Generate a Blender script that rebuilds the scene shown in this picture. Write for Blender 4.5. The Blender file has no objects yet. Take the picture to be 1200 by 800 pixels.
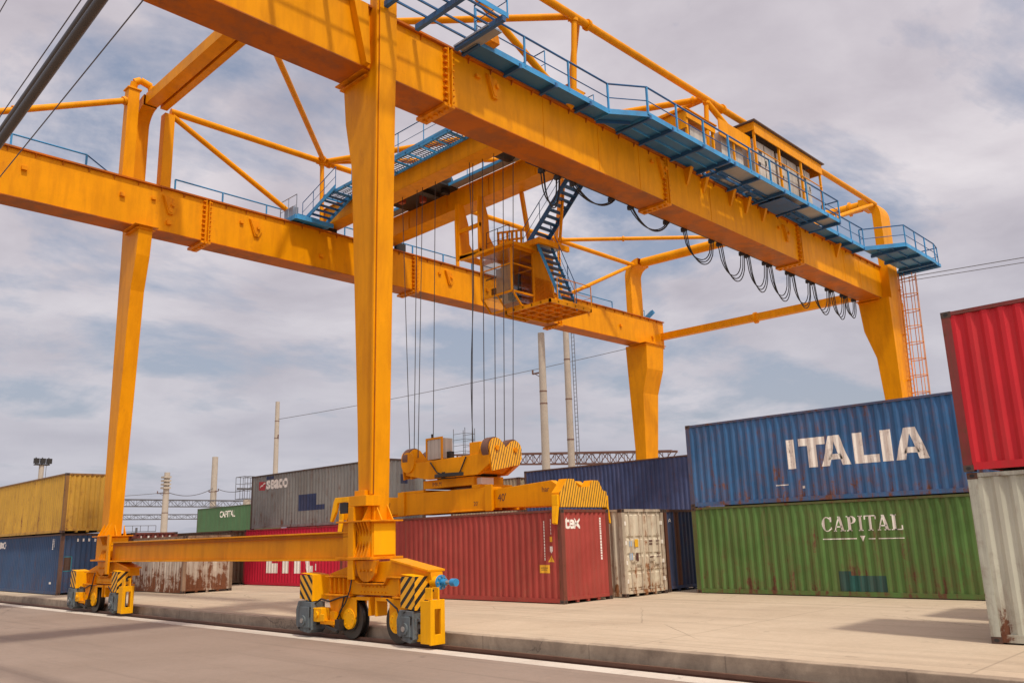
import bpy, math, random
from mathutils import Vector, Matrix
random.seed(7)
S = bpy.context.scene
COL = S.collection
R = math.radians

# ------------------------------------------------------------------ materials
def nt(name):
    m = bpy.data.materials.new(name); m.use_nodes = True
    t = m.node_tree; b = t.nodes['Principled BSDF']
    return m, t, b
def N(t, typ, **k):
    n = t.nodes.new(typ)
    for a, v in k.items():
        if a in n.bl_rna.properties: setattr(n, a, v)
        else: n.inputs[a].default_value = v
    return n
def ramp(t, fac, stops):
    r = t.nodes.new('ShaderNodeValToRGB'); e = r.color_ramp.elements
    while len(e) < len(stops): e.new(0.5)
    for i, (p, c) in enumerate(stops):
        e[i].position = p
        e[i].color = (c, c, c, 1) if isinstance(c, (int, float)) else (*c, 1)
    t.links.new(fac, r.inputs[0]); return r.outputs[0]
def mix(t, fac, a, b, mode='MIX'):
    m = t.nodes.new('ShaderNodeMix'); m.data_type = 'RGBA'; m.blend_type = mode
    for sock, v in ((m.inputs[0], fac), (m.inputs[6], a), (m.inputs[7], b)):
        if isinstance(v, (int, float)): sock.default_value = v
        elif isinstance(v, tuple): sock.default_value = (*v, 1)
        else: t.links.new(v, sock)
    return m.outputs[2]
def math_(t, op, a, b):
    m = t.nodes.new('ShaderNodeMath'); m.operation = op
    for sock, v in ((m.inputs[0], a), (m.inputs[1], b)):
        if isinstance(v, (int, float)): sock.default_value = v
        else: t.links.new(v, sock)
    return m.outputs[0]
def coords(t, seed, scale=(1, 1, 1)):
    c = t.nodes.new('ShaderNodeTexCoord')
    mp = t.nodes.new('ShaderNodeMapping'); mp.inputs['Scale'].default_value = scale
    mp.inputs['Location'].default_value = (seed * 13.7, seed * 7.3, seed * 3.1)
    t.links.new(c.outputs['Object'], mp.inputs[0]); return mp.outputs[0]
def noise(t, vec, scale, detail=5, rough=0.6, dist=0):
    n = N(t, 'ShaderNodeTexNoise'); n.inputs['Scale'].default_value = scale
    n.inputs['Detail'].default_value = detail; n.inputs['Roughness'].default_value = rough
    n.inputs['Distortion'].default_value = dist
    t.links.new(vec, n.inputs['Vector']); return n.outputs['Fac']
SEED = [0]
def paint(name, col, rust=0.2, rough=0.55, dirt=0.35, rustcol=(0.11, 0.042, 0.022), dirtcol=(0.10, 0.075, 0.055), fade=0.22, streak=(5, 5, .22), fine=2.2, bumpy=.15, low=0.0, spec=.28):
    """aged painted steel: faded patches, vertical dirt streaks, rust breaking through"""
    SEED[0] += 1; sd = SEED[0]
    m, t, b = nt(name)
    c1 = coords(t, sd); c2 = coords(t, sd + .5, streak)
    big = noise(t, c1, .55, 5, .62, .4)
    hi = tuple(min(1, x * (1 + fade) + fade * .05 * (1 if min(col) > .02 else 0)) for x in col); lo = tuple(x * (1 - fade) for x in col)
    base = mix(t, ramp(t, big, [(.3, 0), (.7, 1)]), lo, hi)
    st = noise(t, c2, 1.0, 6, .65, .2)
    sm = ramp(t, st, [(.45, 0), (.62, 1)])
    base = mix(t, math_(t, 'MULTIPLY', sm, dirt), base, dirtcol)
    fn = noise(t, c1, fine, 10, .72, .6)
    st2 = noise(t, coords(t, sd + .8, (streak[0] * .8, streak[1] * .8, streak[2] * 1.4)), 1.0, 8, .7, .3)
    comb = math_(t, 'ADD', math_(t, 'MULTIPLY', fn, .45), math_(t, 'MULTIPLY', st2, .55))
    if low:
        c = t.nodes.new('ShaderNodeTexCoord'); sx = t.nodes.new('ShaderNodeSeparateXYZ'); t.links.new(c.outputs['Object'], sx.inputs[0])
        g = ramp(t, math_(t, 'DIVIDE', sx.outputs[2], 2.9), [(0, low), (.5, 0)])
        comb = math_(t, 'ADD', comb, g)
    th = .70 - rust * .28
    rm = ramp(t, comb, [(th, 0), (th + .035, 1)])
    rfine = noise(t, c1, 14, 6, .7)
    rc = mix(t, rfine, tuple(x * .45 for x in rustcol), tuple(min(1, x * 1.9) for x in rustcol))
    halo = ramp(t, comb, [(th - .09, 0), (th, 1)])
    base = mix(t, math_(t, 'MULTIPLY', halo, .35), base, tuple(x * 1.3 for x in rustcol))
    out = mix(t, rm, base, rc)
    speck = noise(t, c1, 30, 3, .6)
    out = mix(t, math_(t, 'MULTIPLY', ramp(t, speck, [(.62, 0), (.72, 1)]), .25), out, dirtcol)
    t.links.new(out, b.inputs['Base Color'])
    rr = ramp(t, math_(t, 'ADD', math_(t, 'MULTIPLY', rm, .5), math_(t, 'MULTIPLY', big, .5)), [(0, rough - .08), (1, min(1, rough + .35))])
    t.links.new(rr, b.inputs['Roughness']); b.inputs['Specular IOR Level'].default_value = spec
    bp = t.nodes.new('ShaderNodeBump'); bp.inputs['Strength'].default_value = bumpy; bp.inputs['Distance'].default_value = .02
    t.links.new(math_(t, 'ADD', math_(t, 'MULTIPLY', big, .8), math_(t, 'MULTIPLY', fn, .4)), bp.inputs['Height'])
    t.links.new(bp.outputs[0], b.inputs['Normal'])
    return m
def plain(name, col, rough=.6, metal=0, var=.15, scale=3):
    SEED[0] += 1
    m, t, b = nt(name); n = noise(t, coords(t, SEED[0]), scale, 5, .65)
    t.links.new(mix(t, n, tuple(x * (1 - var) for x in col), tuple(min(1, x * (1 + var)) for x in col)), b.inputs['Base Color'])
    b.inputs['Roughness'].default_value = rough; b.inputs['Metallic'].default_value = metal
    return m
def stripes(name, ca, cb, direction, freq, duty=.5):
    """painted hazard stripes, a real two-colour paint pattern"""
    SEED[0] += 1
    m, t, b = nt(name)
    c = t.nodes.new('ShaderNodeTexCoord'); d = t.nodes.new('ShaderNodeVectorMath'); d.operation = 'DOT_PRODUCT'
    t.links.new(c.outputs['Object'], d.inputs[0]); d.inputs[1].default_value = direction
    f = math_(t, 'FRACT', math_(t, 'MULTIPLY', d.outputs['Value'], freq), 0)
    g = math_(t, 'GREATER_THAN', f, duty)
    n = noise(t, coords(t, SEED[0]), 3, 6, .7)
    o = mix(t, g, ca, cb); o = mix(t, ramp(t, n, [(.5, 0), (.8, .5)]), o, (.12, .06, .03))
    t.links.new(o, b.inputs['Base Color']); b.inputs['Roughness'].default_value = .5
    return m

ORANGE = (.80, .312, .0012)
M = {}
M['orange'] = paint('crane_orange', ORANGE, spec=.12, rust=.14, rough=.40, dirt=.26, dirtcol=(.44, .13, .004), fade=.10, streak=(2.6, 2.6, .45), fine=1.6, rustcol=(.30, .085, .012), bumpy=.05)
M['orange_worn'] = paint('crane_orange_worn', (.80, .275, .002), spec=.12, rust=.26, rough=.42, dirt=.45, dirtcol=(.33, .09, .006), fade=.18, streak=(3, 3, .6), fine=2.5, bumpy=.08)
M['flange'] = paint('flange_orange', (.50, .13, .006), spec=.15, rust=.25, rough=.5, dirt=.4, fade=.15, streak=(1, 1, 1), fine=2)
M['grate'] = plain('grating_grey_blue', (.07, .10, .14), .5, .2)
M['yellow'] = paint('guard_yellow', (.90, .42, .002), spec=.15, rust=.04, rough=.42, dirt=.2, dirtcol=(.35, .15, .02), fade=.08, streak=(3, 3, .6), bumpy=.04)
M['blue'] = paint('walkway_blue', (.045, .285, .58), rust=.08, rough=.45, dirt=.25, fade=.2, streak=(2, 2, 1))
M['blue_dark'] = paint('stair_blue', (.024, .115, .28), rust=.05, rough=.45, dirt=.2, fade=.2, streak=(2, 2, 1))
M['motor'] = paint('gearbox_grey', (.12, .145, .155), rust=.3, dirt=.5, dirtcol=(.05, .04, .03), fine=6, streak=(4, 4, 1))
M['buffer'] = plain('buffer_blue', (.03, .25, .50), .38)
M['dark'] = plain('dark_steel', (.03, .027, .025), .5, .3)
M['steel'] = plain('bright_steel', (.45, .43, .40), .35, .7)
M['tyre'] = plain('wheel_steel', (.05, .045, .04), .35, .6)
M['rope'] = plain('greased_rope', (.035, .03, .028), .6)
M['rubber'] = plain('cable_rubber', (.016, .016, .017), .55)
M['conduit'] = plain('conduit_grey', (.075, .066, .06), .4, .3)
M['galv'] = plain('galvanised_plate', (.30, .36, .42), .4, .4, .35, 1.2)
M['cabinet'] = paint('cabinet_cream', (.50, .47, .42), rust=.05, dirt=.35, fade=.12)
M['roofdark'] = plain('roof_brown', (.12, .085, .07), .7)
M['white'] = paint('lettering_white', (.87, .83, .76), rust=.10, rough=.6, dirt=.15, dirtcol=(.45, .33, .25), fade=.08, streak=(7, 7, .4), fine=5)
M['white_rusty'] = paint('lettering_white_rusty', (.88, .83, .75), rust=.38, rough=.6, dirt=.12, dirtcol=(.42, .28, .2), fade=.08, streak=(6, 6, .5), fine=4)
M['ink'] = plain('stencil_ink', (.10, .035, .03), .6)
M['redmark'] = plain('logo_red', (.45, .04, .05), .6)
M['sticker'] = plain('sticker_yellow', (.80, .43, .02), .5)
M['stripe_x'] = stripes('hazard_stripes_side', (.012, .011, .01), (.84, .40, .01), (0, -.70, -.72), 5.2, .45)
M['stripe_l'] = stripes('hazard_stripes_side_back', (.012, .011, .01), (.84, .40, .01), (0, -.70, .72), 5.2, .45)
M['stripe_y'] = stripes('hazard_stripes_end', (.012, .011, .01), (.84, .40, .01), (.70, 0, -.72), 5.2, .45)
M['stripe_s'] = stripes('spreader_stripes', (.10, .05, .02), (.86, .42, .02), (.95, 0, -.30), 8.6, .30)
M['concrete_pole'] = plain('pole_concrete', (.42, .37, .31), .85, 0, .2, 2)
M['pole_rust'] = plain('mast_brown', (.16, .08, .06), .7)
M['wire'] = plain('overhead_wire', (.10, .10, .11), .6)
# glass of the driver's cab
g, t, b = nt('cab_glass')
b.inputs['Base Color'].default_value = (.50, .48, .46, 1); b.inputs['Roughness'].default_value = .08
t.nodes.remove(b); tr_ = t.nodes.new('ShaderNodeBsdfTransparent'); tr_.inputs[0].default_value = (.80, .78, .74, 1); gl_ = t.nodes.new('ShaderNodeBsdfGlossy'); gl_.inputs['Roughness'].default_value = .06
ms = t.nodes.new('ShaderNodeMixShader'); ms.inputs[0].default_value = .14; t.links.new(tr_.outputs[0], ms.inputs[1]); t.links.new(gl_.outputs[0], ms.inputs[2]); t.links.new(ms.outputs[0], t.nodes['Material Output'].inputs[0])
M['glass'] = g

# ------------------------------------------------------------------ mesh builder
class MB:
    def __init__(s): s.v = []; s.f = []; s.m = []; s.sm = []
    def add(s, vs, fs, m=0, smooth=False):
        o = len(s.v); s.v += [tuple(x) for x in vs]
        for f in fs: s.f.append(tuple(o + i for i in f)); s.m.append(m); s.sm.append(smooth)
        return s
    def box(s, x0, x1, y0, y1, z0, z1, m=0):
        v = [(x0, y0, z0), (x1, y0, z0), (x1, y1, z0), (x0, y1, z0), (x0, y0, z1), (x1, y0, z1), (x1, y1, z1), (x0, y1, z1)]
        return s.add(v, [(0, 3, 2, 1), (4, 5, 6, 7), (0, 1, 5, 4), (1, 2, 6, 5), (2, 3, 7, 6), (3, 0, 4, 7)], m)
    def hexa(s, b, t, m=0):   # bottom 4 points, top 4 points
        return s.add(list(b) + list(t), [(0, 3, 2, 1), (4, 5, 6, 7), (0, 1, 5, 4), (1, 2, 6, 5), (2, 3, 7, 6), (3, 0, 4, 7)], m)
    def prism(s, poly, axis, a, b, m=0, m_side=None):
        """poly in the two other axes; axis 'x': (y,z), 'y': (x,z), 'z': (x,y)"""
        n = len(poly)
        def pt(p, k): return {'x': (k, p[0], p[1]), 'y': (p[0], k, p[1]), 'z': (p[0], p[1], k)}[axis]
        ar = sum(poly[i][0] * poly[(i + 1) % n][1] - poly[(i + 1) % n][0] * poly[i][1] for i in range(n))
        if (ar < 0) != (axis == 'y'): poly = poly[::-1]
        v = [pt(p, a) for p in poly] + [pt(p, b) for p in poly]
        s.add(v, [tuple(range(n))[::-1], tuple(range(n, 2 * n))], m)
        o = len(s.v) - 2 * n
        for i in range(n):
            j = (i + 1) % n; s.f.append((o + i, o + j, o + n + j, o + n + i)); s.m.append(m if m_side is None else m_side); s.sm.append(False)
        return s
    def tube(s, p, q, r, n=10, m=0, r2=None, caps=True):
        p = Vector(p); q = Vector(q); d = (q - p); L = d.length
        if L < 1e-6: return s
        d /= L; a = Vector((0, 0, 1)) if abs(d.z) < .9 else Vector((1, 0, 0))
        u = d.cross(a).normalized(); w = d.cross(u); r2 = r if r2 is None else r2
        v = []
        for c, rr in ((p, r), (q, r2)):
            for i in range(n):
                k = 2 * math.pi * i / n; v.append(c + (u * math.cos(k) + w * math.sin(k)) * rr)
        s.add(v, [(i, n + i, n + (i + 1) % n, (i + 1) % n) for i in range(n)], m, True)
        if caps: s.add(v[:n], [tuple(range(n))], m); s.add(v[n:], [tuple(range(n))[::-1]], m)
        return s
    def path(s, pts, r, n=8, m=0):
        for a, b in zip(pts, pts[1:]): s.tube(a, b, r, n, m)
        return s
    def beam(s, p, q, w, h, m=0, up=(0, 0, 1)):
        p = Vector(p); q = Vector(q); d = (q - p).normalized(); up = Vector(up)
        if abs(d.dot(up)) > .95: up = Vector((1, 0, 0))
        sd = d.cross(up).normalized() * w / 2; u = sd.cross(d).normalized() * h / 2
        return s.hexa([p - sd - u, p + sd - u, q + sd - u, q - sd - u], [p - sd + u, p + sd + u, q + sd + u, q - sd + u], m)
    def build(s, name, mats, parent=None, bevel=0, org=None):
        me = bpy.data.meshes.new(name)
        o0 = Vector(org) if org is not None else (Vector(parent['org']) if parent is not None and 'org' in parent else Vector((0, 0, 0)))
        me.from_pydata([Vector(v) - o0 for v in s.v], [], s.f)
        for k in (mats if isinstance(mats, (list, tuple)) else [mats]): me.materials.append(k)
        me.polygons.foreach_set('material_index', s.m); me.polygons.foreach_set('use_smooth', s.sm); me.update()
        o = bpy.data.objects.new(name, me); COL.objects.link(o)
        if parent is not None: o.parent = parent; o['org'] = list(o0)
        elif org is not None: o.location = o0
        if bevel:
            bv = o.modifiers.new('bevel', 'BEVEL'); bv.width = bevel; bv.segments = 2; bv.limit_method = 'ANGLE'; bv.angle_limit = R(40)
        return o
def thing(name, label, cat, loc=(0, 0, 0), group=None):
    o = bpy.data.objects.new(name, None); COL.objects.link(o); o.location = loc; o['org'] = list(loc)
    o['label'] = label; o['category'] = cat
    if group: o['group'] = group
    o.empty_display_size = .3
    return o
def tag(o, label, cat, group=None):
    o['label'] = label; o['category'] = cat
    if group: o['group'] = group
    return o
def struct(o): o['kind'] = 'structure'; return o

# ------------------------------------------------------------------ ground
def ground_mat(name, col, col2, sc, seedk, bump=.1, joints=None, wear=None, rough=.9):
    m, t, b = nt(name); c = coords(t, seedk)
    a = noise(t, c, sc, 8, .65, .5); f = noise(t, c, 9, 8, .7); st = noise(t, coords(t, seedk + 2, (.9, .07, 1)), 1.2, 6, .6, .3)
    o = mix(t, ramp(t, a, [(.3, 0), (.72, 1)]), col, col2)
    o = mix(t, math_(t, 'MULTIPLY', ramp(t, st, [(.52, 0), (.72, 1)]), .35), o, tuple(x * .62 for x in col))
    o = mix(t, .16, o, mix(t, f, (.0, .0, .0), (1, 1, 1)), 'OVERLAY')
    sp = noise(t, c, 1.6, 3, .5, .2)
    o = mix(t, math_(t, 'MULTIPLY', ramp(t, sp, [(.69, 0), (.73, 1)]), .35), o, tuple(x * .5 for x in col))
    tm = noise(t, coords(t, seedk + 4, (1.6, .035, 1)), 1.5, 5, .6, .15)
    o = mix(t, math_(t, 'MULTIPLY', ramp(t, tm, [(.55, 0), (.66, 1)]), .28), o, tuple(x * .55 for x in col))
    vo = t.nodes.new('ShaderNodeTexVoronoi'); vo.feature = 'DISTANCE_TO_EDGE'; vo.inputs['Scale'].default_value = .22
    wv = noise(t, c, 1.8, 6, .7); cvx = t.nodes.new('ShaderNodeVectorMath'); cvx.operation = 'ADD'; t.links.new(c, cvx.inputs[0])
    csx = t.nodes.new('ShaderNodeCombineXYZ'); t.links.new(wv, csx.inputs[0]); t.links.new(wv, csx.inputs[1]); t.links.new(csx.outputs[0], cvx.inputs[1]); t.links.new(cvx.outputs[0], vo.inputs['Vector'])
    gate = ramp(t, noise(t, c, .12, 3, .5), [(.50, 0), (.56, 1)])
    o = mix(t, math_(t, 'MULTIPLY', math_(t, 'MULTIPLY', math_(t, 'LESS_THAN', vo.outputs['Distance'], .0035), gate), .5), o, tuple(x * .3 for x in col))
    grit = noise(t, c, 55, 3, .7)
    o = mix(t, .14, o, mix(t, grit, (0, 0, 0), (1, 1, 1)), 'OVERLAY')
    if joints:
        ce = t.nodes.new('ShaderNodeTexCoord'); sx = t.nodes.new('ShaderNodeSeparateXYZ'); t.links.new(ce.outputs['Object'], sx.inputs[0])
        for k, (per, off, w) in joints.items():
            fr = math_(t, 'FRACT', math_(t, 'DIVIDE', math_(t, 'ADD', sx.outputs[k], off), per), 0)
            o = mix(t, math_(t, 'MULTIPLY', math_(t, 'LESS_THAN', fr, w / per), .35), o, tuple(x * .35 for x in col))
    t.links.new(o, b.inputs['Base Color']); b.inputs['Roughness'].default_value = rough
    bp = t.nodes.new('ShaderNodeBump'); bp.inputs['Strength'].default_value = bump; bp.inputs['Distance'].default_value = .02
    t.links.new(math_(t, 'ADD', f, grit), bp.inputs['Height']); t.links.new(bp.outputs[0], b.inputs['Normal'])
    return m
M['concrete'] = ground_mat('yard_concrete', (.44, .345, .245), (.55, .445, .325), .35, 3, .1, {1: (6.0, 1.7, .04), 0: (5.0, 1.0, .035)})
M['strip'] = ground_mat('strip_concrete', (.50, .43, .36), (.62, .56, .48), .9, 5, .1, {1: (2.5, .4, .02)})
M['kerb'] = ground_mat('kerb_concrete', (.22, .165, .12), (.46, .36, .26), 1.6, 6, .2, {1: (3.0, .9, .03)})
M['asphalt'] = ground_mat('worn_asphalt', (.235, .175, .135), (.29, .22, .175), .3, 8, .25)
M['dirt'] = ground_mat('yard_dirt', (.22, .18, .14), (.30, .25, .2), .2, 9, .3)
M['groove'] = ground_mat('track_bed', (.016, .012, .010), (.04, .028, .022), 2, 10, .4)
struct(MB().box(-900, 1100, -900, 1200, -1.2, -.42).build('ground', M['dirt']))
struct(MB().box(-60, 12.33, -60, 300, -.41, -.30).build('road', M['asphalt']))
struct(MB().box(12.33, 12.80, -60, 300, -.41, -.296).build('pavement_strip', M['strip'], bevel=.01))
struct(MB().box(12.80, 13.28, -60, 300, -.415, -.37).build('track_bed', M['groove']))
struct(MB().box(13.28, 13.52, -60, 300, -.41, .004).build('kerb', M['kerb'], bevel=.015))
struct(MB().box(13.52, 260, -60, 300, -.41, 0).build('yard_pavement', M['concrete']))
rl = MB()
rl.box(13.0, 13.07, -60, 300, -.30, -.235); rl.box(13.025, 13.045, -60, 300, -.36, -.30); rl.box(12.97, 13.10, -60, 300, -.372, -.35)
struct(rl.build('rail_track', plain('rail_steel', (.17, .085, .055), .5, .3, .35, 4)))

# ------------------------------------------------------------------ containers
PER = .278
BR = [0, .072, .140, .210, .278]; DP = [0, 0, 1, 1, 0]
def profile(s, per, depth):
    u = (s % per) / per * .278
    for i in range(4):
        if u <= BR[i + 1] + 1e-9:
            k = (u - BR[i]) / (BR[i + 1] - BR[i]); return depth * (DP[i] * (1 - k) + DP[i + 1] * k)
    return 0
def breaks(a, b, per):
    out = []; k = math.floor(a / per) - 1
    while k * per < b + per:
        for q in BR[:4]:
            s = k * per + q / .278 * per
            if a < s < b: out.append(s)
        k += 1
    return sorted(out)
def clip(poly, s, keep_less):
    out = []
    n = len(poly)
    for i in range(n):
        p, q = poly[i], poly[(i + 1) % n]
        ip = (p[0] <= s) if keep_less else (p[0] >= s); iq = (q[0] <= s) if keep_less else (q[0] >= s)
        if ip: out.append(p)
        if ip != iq:
            k = (s - p[0]) / (q[0] - p[0]); out.append((s, p[1] + k * (q[1] - p[1])))
    return out
POST = .16
class Face:
    """maps (s, z, depth) of a container wall to the world; 'side' = the wall facing -X read towards -Y, 'end' = the wall facing -Y read towards +X"""
    def __init__(f, kind, x0, x1, y0, y1, z0, H):
        f.kind = kind; f.x0, f.x1, f.y0, f.y1, f.z0, f.H = x0, x1, y0, y1, z0, H
        f.L = (y1 - y0) if kind in ('side', 'back') else (x1 - x0)
        n = round((f.L - 2 * POST) / (PER if kind in ('side', 'back') else .235)); f.per = (f.L - 2 * POST) / n
        f.depth = .044 if kind in ('side', 'back') else .042; f.rec = .014
    def P(f, s, z, d):
        if f.kind == 'side': return (f.x0 + d, f.y1 - s, f.z0 + z)
        if f.kind == 'end': return (f.x0 + s, f.y0 + d, f.z0 + z)
        if f.kind == 'back': return (f.x1 - d, f.y0 + s, f.z0 + z)
        return (f.x1 - s, f.y1 - d, f.z0 + z)
    def panel(f, zb=.15, zt=.09):
        mb = MB(); ss = [POST] + [x + POST for x in breaks(0, f.L - 2 * POST, f.per)] + [f.L - POST]
        ss = sorted(set(round(x, 5) for x in ss))
        for a, b in zip(ss, ss[1:]):
            if b - a < 1e-4: continue
            da = f.rec + profile(a - POST, f.per, f.depth); dbb = f.rec + profile(b - POST - 1e-6, f.per, f.depth)
            mb.add([f.P(a, zb, da), f.P(b, zb, dbb), f.P(b, f.H - zt, dbb), f.P(a, f.H - zt, da)], [(0, 1, 2, 3)])
        return mb
    def paint(f, polys, lift=.004, flat=False):
        mb = MB()
        for po in polys:
            lo = min(p[0] for p in po); hi = max(p[0] for p in po)
            cuts = [] if flat else [x + POST for x in breaks(lo - POST, hi - POST, f.per)]
            rest = po
            for c in cuts + [None]:
                pc = rest if c is None else clip(rest, c, True)
                if c is not None: rest = clip(rest, c, False)
                if len(pc) >= 3:
                    mid = sum(p[0] for p in pc) / len(pc)
                    def dd(s):
                        if flat: return .006
                        e = s + (mid - s) * 1e-4
                        return f.rec + profile(e - POST, f.per, f.depth) - lift
                    mb.add([f.P(p[0], p[1], dd(p[0])) for p in pc], [tuple(range(len(pc)))])
        return mb
def rect(a, b, z0, z1): return [(a, z0), (b, z0), (b, z1), (a, z1)]

_txt = {}
def text_polys(body, height, width=None, bold=0.0):
    """triangles of a word in the built-in font, lower left at 0,0"""
    cu = bpy.data.curves.new('t', 'FONT'); cu.body = body; cu.offset = bold; cu.resolution_u = 4
    ob = bpy.data.objects.new('t', cu); COL.objects.link(ob)
    dg = bpy.context.evaluated_depsgraph_get(); dg.update()
    me = ob.evaluated_get(dg).to_mesh(); me.calc_loop_triangles()
    vs = [v.co.copy() for v in me.vertices]; tr = [tuple(t.vertices) for t in me.loop_triangles]
    ob.evaluated_get(dg).to_mesh_clear(); bpy.data.objects.remove(ob); bpy.data.curves.remove(cu)
    x0 = min(v.x for v in vs); x1 = max(v.x for v in vs); y0 = min(v.y for v in vs); y1 = max(v.y for v in vs)
    ky = height / (y1 - y0); kx = ky if width is None else width / (x1 - x0)
    return [[((vs[i].x - x0) * kx, (vs[i].y - y0) * ky) for i in t] for t in tr]
def shift(polys, s, z): return [[(p[0] + s, p[1] + z) for p in po] for po in polys]

H40 = 2.896
def container(label, x0, y0, z0, L, col, rust=.2, seed=0, group='shipping containers', W=2.438, H=H40, frame=None, doors=False, roof=True, low=.03, dirt=.35, fade=.2, back=True, rustcol=(.11, .042, .022), name='shipping_container'):
    x1, y1 = x0 + W, y0 + L
    T = thing(name, label, 'container', ((x0 + x1) / 2, (y0 + y1) / 2, z0), group)
    pm = paint('paint_' + name, col, rust=rust, dirt=dirt, fade=fade, low=low, rustcol=rustcol, dirtcol=tuple(.5 * c + .5 * d for c, d in zip(col, (.13, .08, .05))))
    fm = paint('frame_' + name, frame or tuple(.55 * c + .45 * d for c, d in zip(col, (.12, .05, .03))), rust=.5, dirt=.4, fine=3)
    cast = paint('casting', (.08, .05, .04), rust=.5)
    # frame: four posts, top and bottom rails
    fr = MB(); p = POST; e = .003
    for px in (x0 + e, x1 - p - e):
        for py in (y0 + e, y1 - p - e): fr.box(px, px + p, py, py + p, z0 + .10, z0 + H - .10)
    for px in (x0 + e, x1 - .06 - e): fr.box(px, px + .06, y0 + .17, y1 - .17, z0 + H - .085, z0 + H - .012)
    for py in (y0 + e, y1 - .07 - e): fr.box(x0 + .17, x1 - .17, py, py + .07, z0 + H - .10, z0 + H - .008)
    fr.build('frame', fm, T)
    sl = MB()
    for px in (x0 + e, x1 - .05 - e): sl.box(px, px + .05, y0 + .17, y1 - .17, z0 + .03, z0 + .165)
    for py in (y0 + e, y1 - .07 - e): sl.box(x0 + .17, x1 - .17, py, py + .07, z0 + .10, z0 + .20)
    for k in range(1, 4):
        xx = x0 + .17 + (W - .34) * k / 4; sl.box(xx - .06, xx + .06, y0 + .02, y0 + .10, z0 + .03, z0 + .10)
    sl.build('bottom_rail', pm, T)
    for cx in (0, 1):
        for cy in (0, 1):
            for cz in (0, 1):
                cm = MB(); ax = x0 if cx == 0 else x1 - .165; ay = y0 if cy == 0 else y1 - .18; az = z0 + .002 if cz == 0 else z0 + H - .12
                cm.box(ax, ax + .165, ay, ay + .18, az, az + .118)
                hx = ax - .001 if cx == 0 else ax + .166
                ring = [(ay + .09 + .045 * math.cos(k * math.pi / 5), az + .059 + .032 * math.sin(k * math.pi / 5)) for k in range(10)]
                cm.add([(hx, a, b) for a, b in ring], [tuple(range(10)) if cx else tuple(range(10))[::-1]], 1)  # flat dark discs paint the shade inside the casting holes
                hy = ay - .001 if cy == 0 else ay + .181
                ring = [(ax + .082 + .035 * math.cos(k * math.pi / 5), az + .059 + .045 * math.sin(k * math.pi / 5)) for k in range(10)]
                cm.add([(a, hy, b) for a, b in ring], [tuple(range(10))], 1)
                cm.build('corner_casting', [cast, M['dark']], T)
    F = {}
    F['side'] = Face('side', x0, x1, y0, y1, z0, H); F['back'] = Face('back', x0, x1, y0, y1, z0, H)
    F['end'] = Face('end', x0, x1, y0, y1, z0, H); F['far'] = Face('far', x0, x1, y0, y1, z0, H)
    F['side_ob'] = F['side'].panel().build('side_panel', pm, T)
    F['back'].panel().build('side_panel', pm, T)
    F['far'].panel(.19, .10).build('end_panel', pm, T)
    rf = MB(); rf.box(x0 + .065, x1 - .065, y0 + .075, y1 - .075, z0 + H - .05, z0 + H - .03)
    nr = int(L / .55)
    for i in range(nr):
        yy = y0 + .2 + (L - .4) * i / nr; rf.box(x0 + .12, x1 - .12, yy, yy + .25, z0 + H - .031, z0 + H - .012)
    rf.build('roof', pm, T)
    fl = MB(); fl.box(x0 + .06, x1 - .06, y0 + .09, y1 - .09, z0 + .12, z0 + .15)
    fl.build('floor', M['dark'], T)
    if not doors:
        F['end_ob'] = F['end'].panel(.19, .10).build('end_panel', pm, T)
    else:
        for k in (0, 1):
            d = MB(); a = x0 + .17 + k * (W / 2 - .17) + .012; b2 = a + W / 2 - .17 - .024
            yb = y0 + .05
            d.box(a, b2, yb, yb + .04, z0 + .21, z0 + H - .11)
            zz = [z0 + .24, z0 + .80, z0 + 1.36, z0 + 1.92, z0 + H - .15]
            mid = (a + b2) / 2
            for i in range(4):
                for (u, w) in ((a + .05, mid - .035), (mid + .035, b2 - .05)):
                    d.hexa([(u, yb + .001, zz[i] + .03), (w, yb + .001, zz[i] + .03), (w, yb + .001, zz[i + 1] - .03), (u, yb + .001, zz[i + 1] - .03)][::1],
                           [(u + .03, yb - .028, zz[i] + .07), (w - .03, yb - .028, zz[i] + .07), (w - .03, yb - .028, zz[i + 1] - .07), (u + .03, yb - .028, zz[i + 1] - .07)])
            do = d.build('door', pm, T)
            for q in (.22, .78):
                rx = a + (b2 - a) * q; r_ = MB(); r_.tube((rx, yb - .045, z0 + .14), (rx, yb - .045, z0 + H - .05), .017, 8)
                for zq in (.22, .95, 2.0, H - .2): r_.box(rx - .05, rx + .05, yb - .05, yb, z0 + zq, z0 + zq + .06)
                r_.box(rx - .02, rx + .28 * (1 if q < .5 else -1) if q < .5 else rx + .02, yb - .075, yb - .055, z0 + 1.13, z0 + 1.17) if q < .5 else r_.box(rx - .28, rx + .02, yb - .075, yb - .055, z0 + 1.02, z0 + 1.06)
                r_.build('lock_rod', fm, do)
            hx = x0 + .13 if k == 0 else x1 - .19
            for zq in (.45, 1.05, 1.7, 2.35):
                MB().box(hx, hx + .07, y0 - .012, y0 + .045, z0 + zq, z0 + zq + .13).build('hinge', M['white'], do)
        F['end_ob'] = do
    F['T'] = T
    return F
def mark(F, face, polys, mat, name='lettering', flat=False, parent=None, lift=.004):
    par = parent or F.get(face + '_ob') or F['T']
    return F[face].paint(polys, lift, flat).build(name, mat, par)

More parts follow.
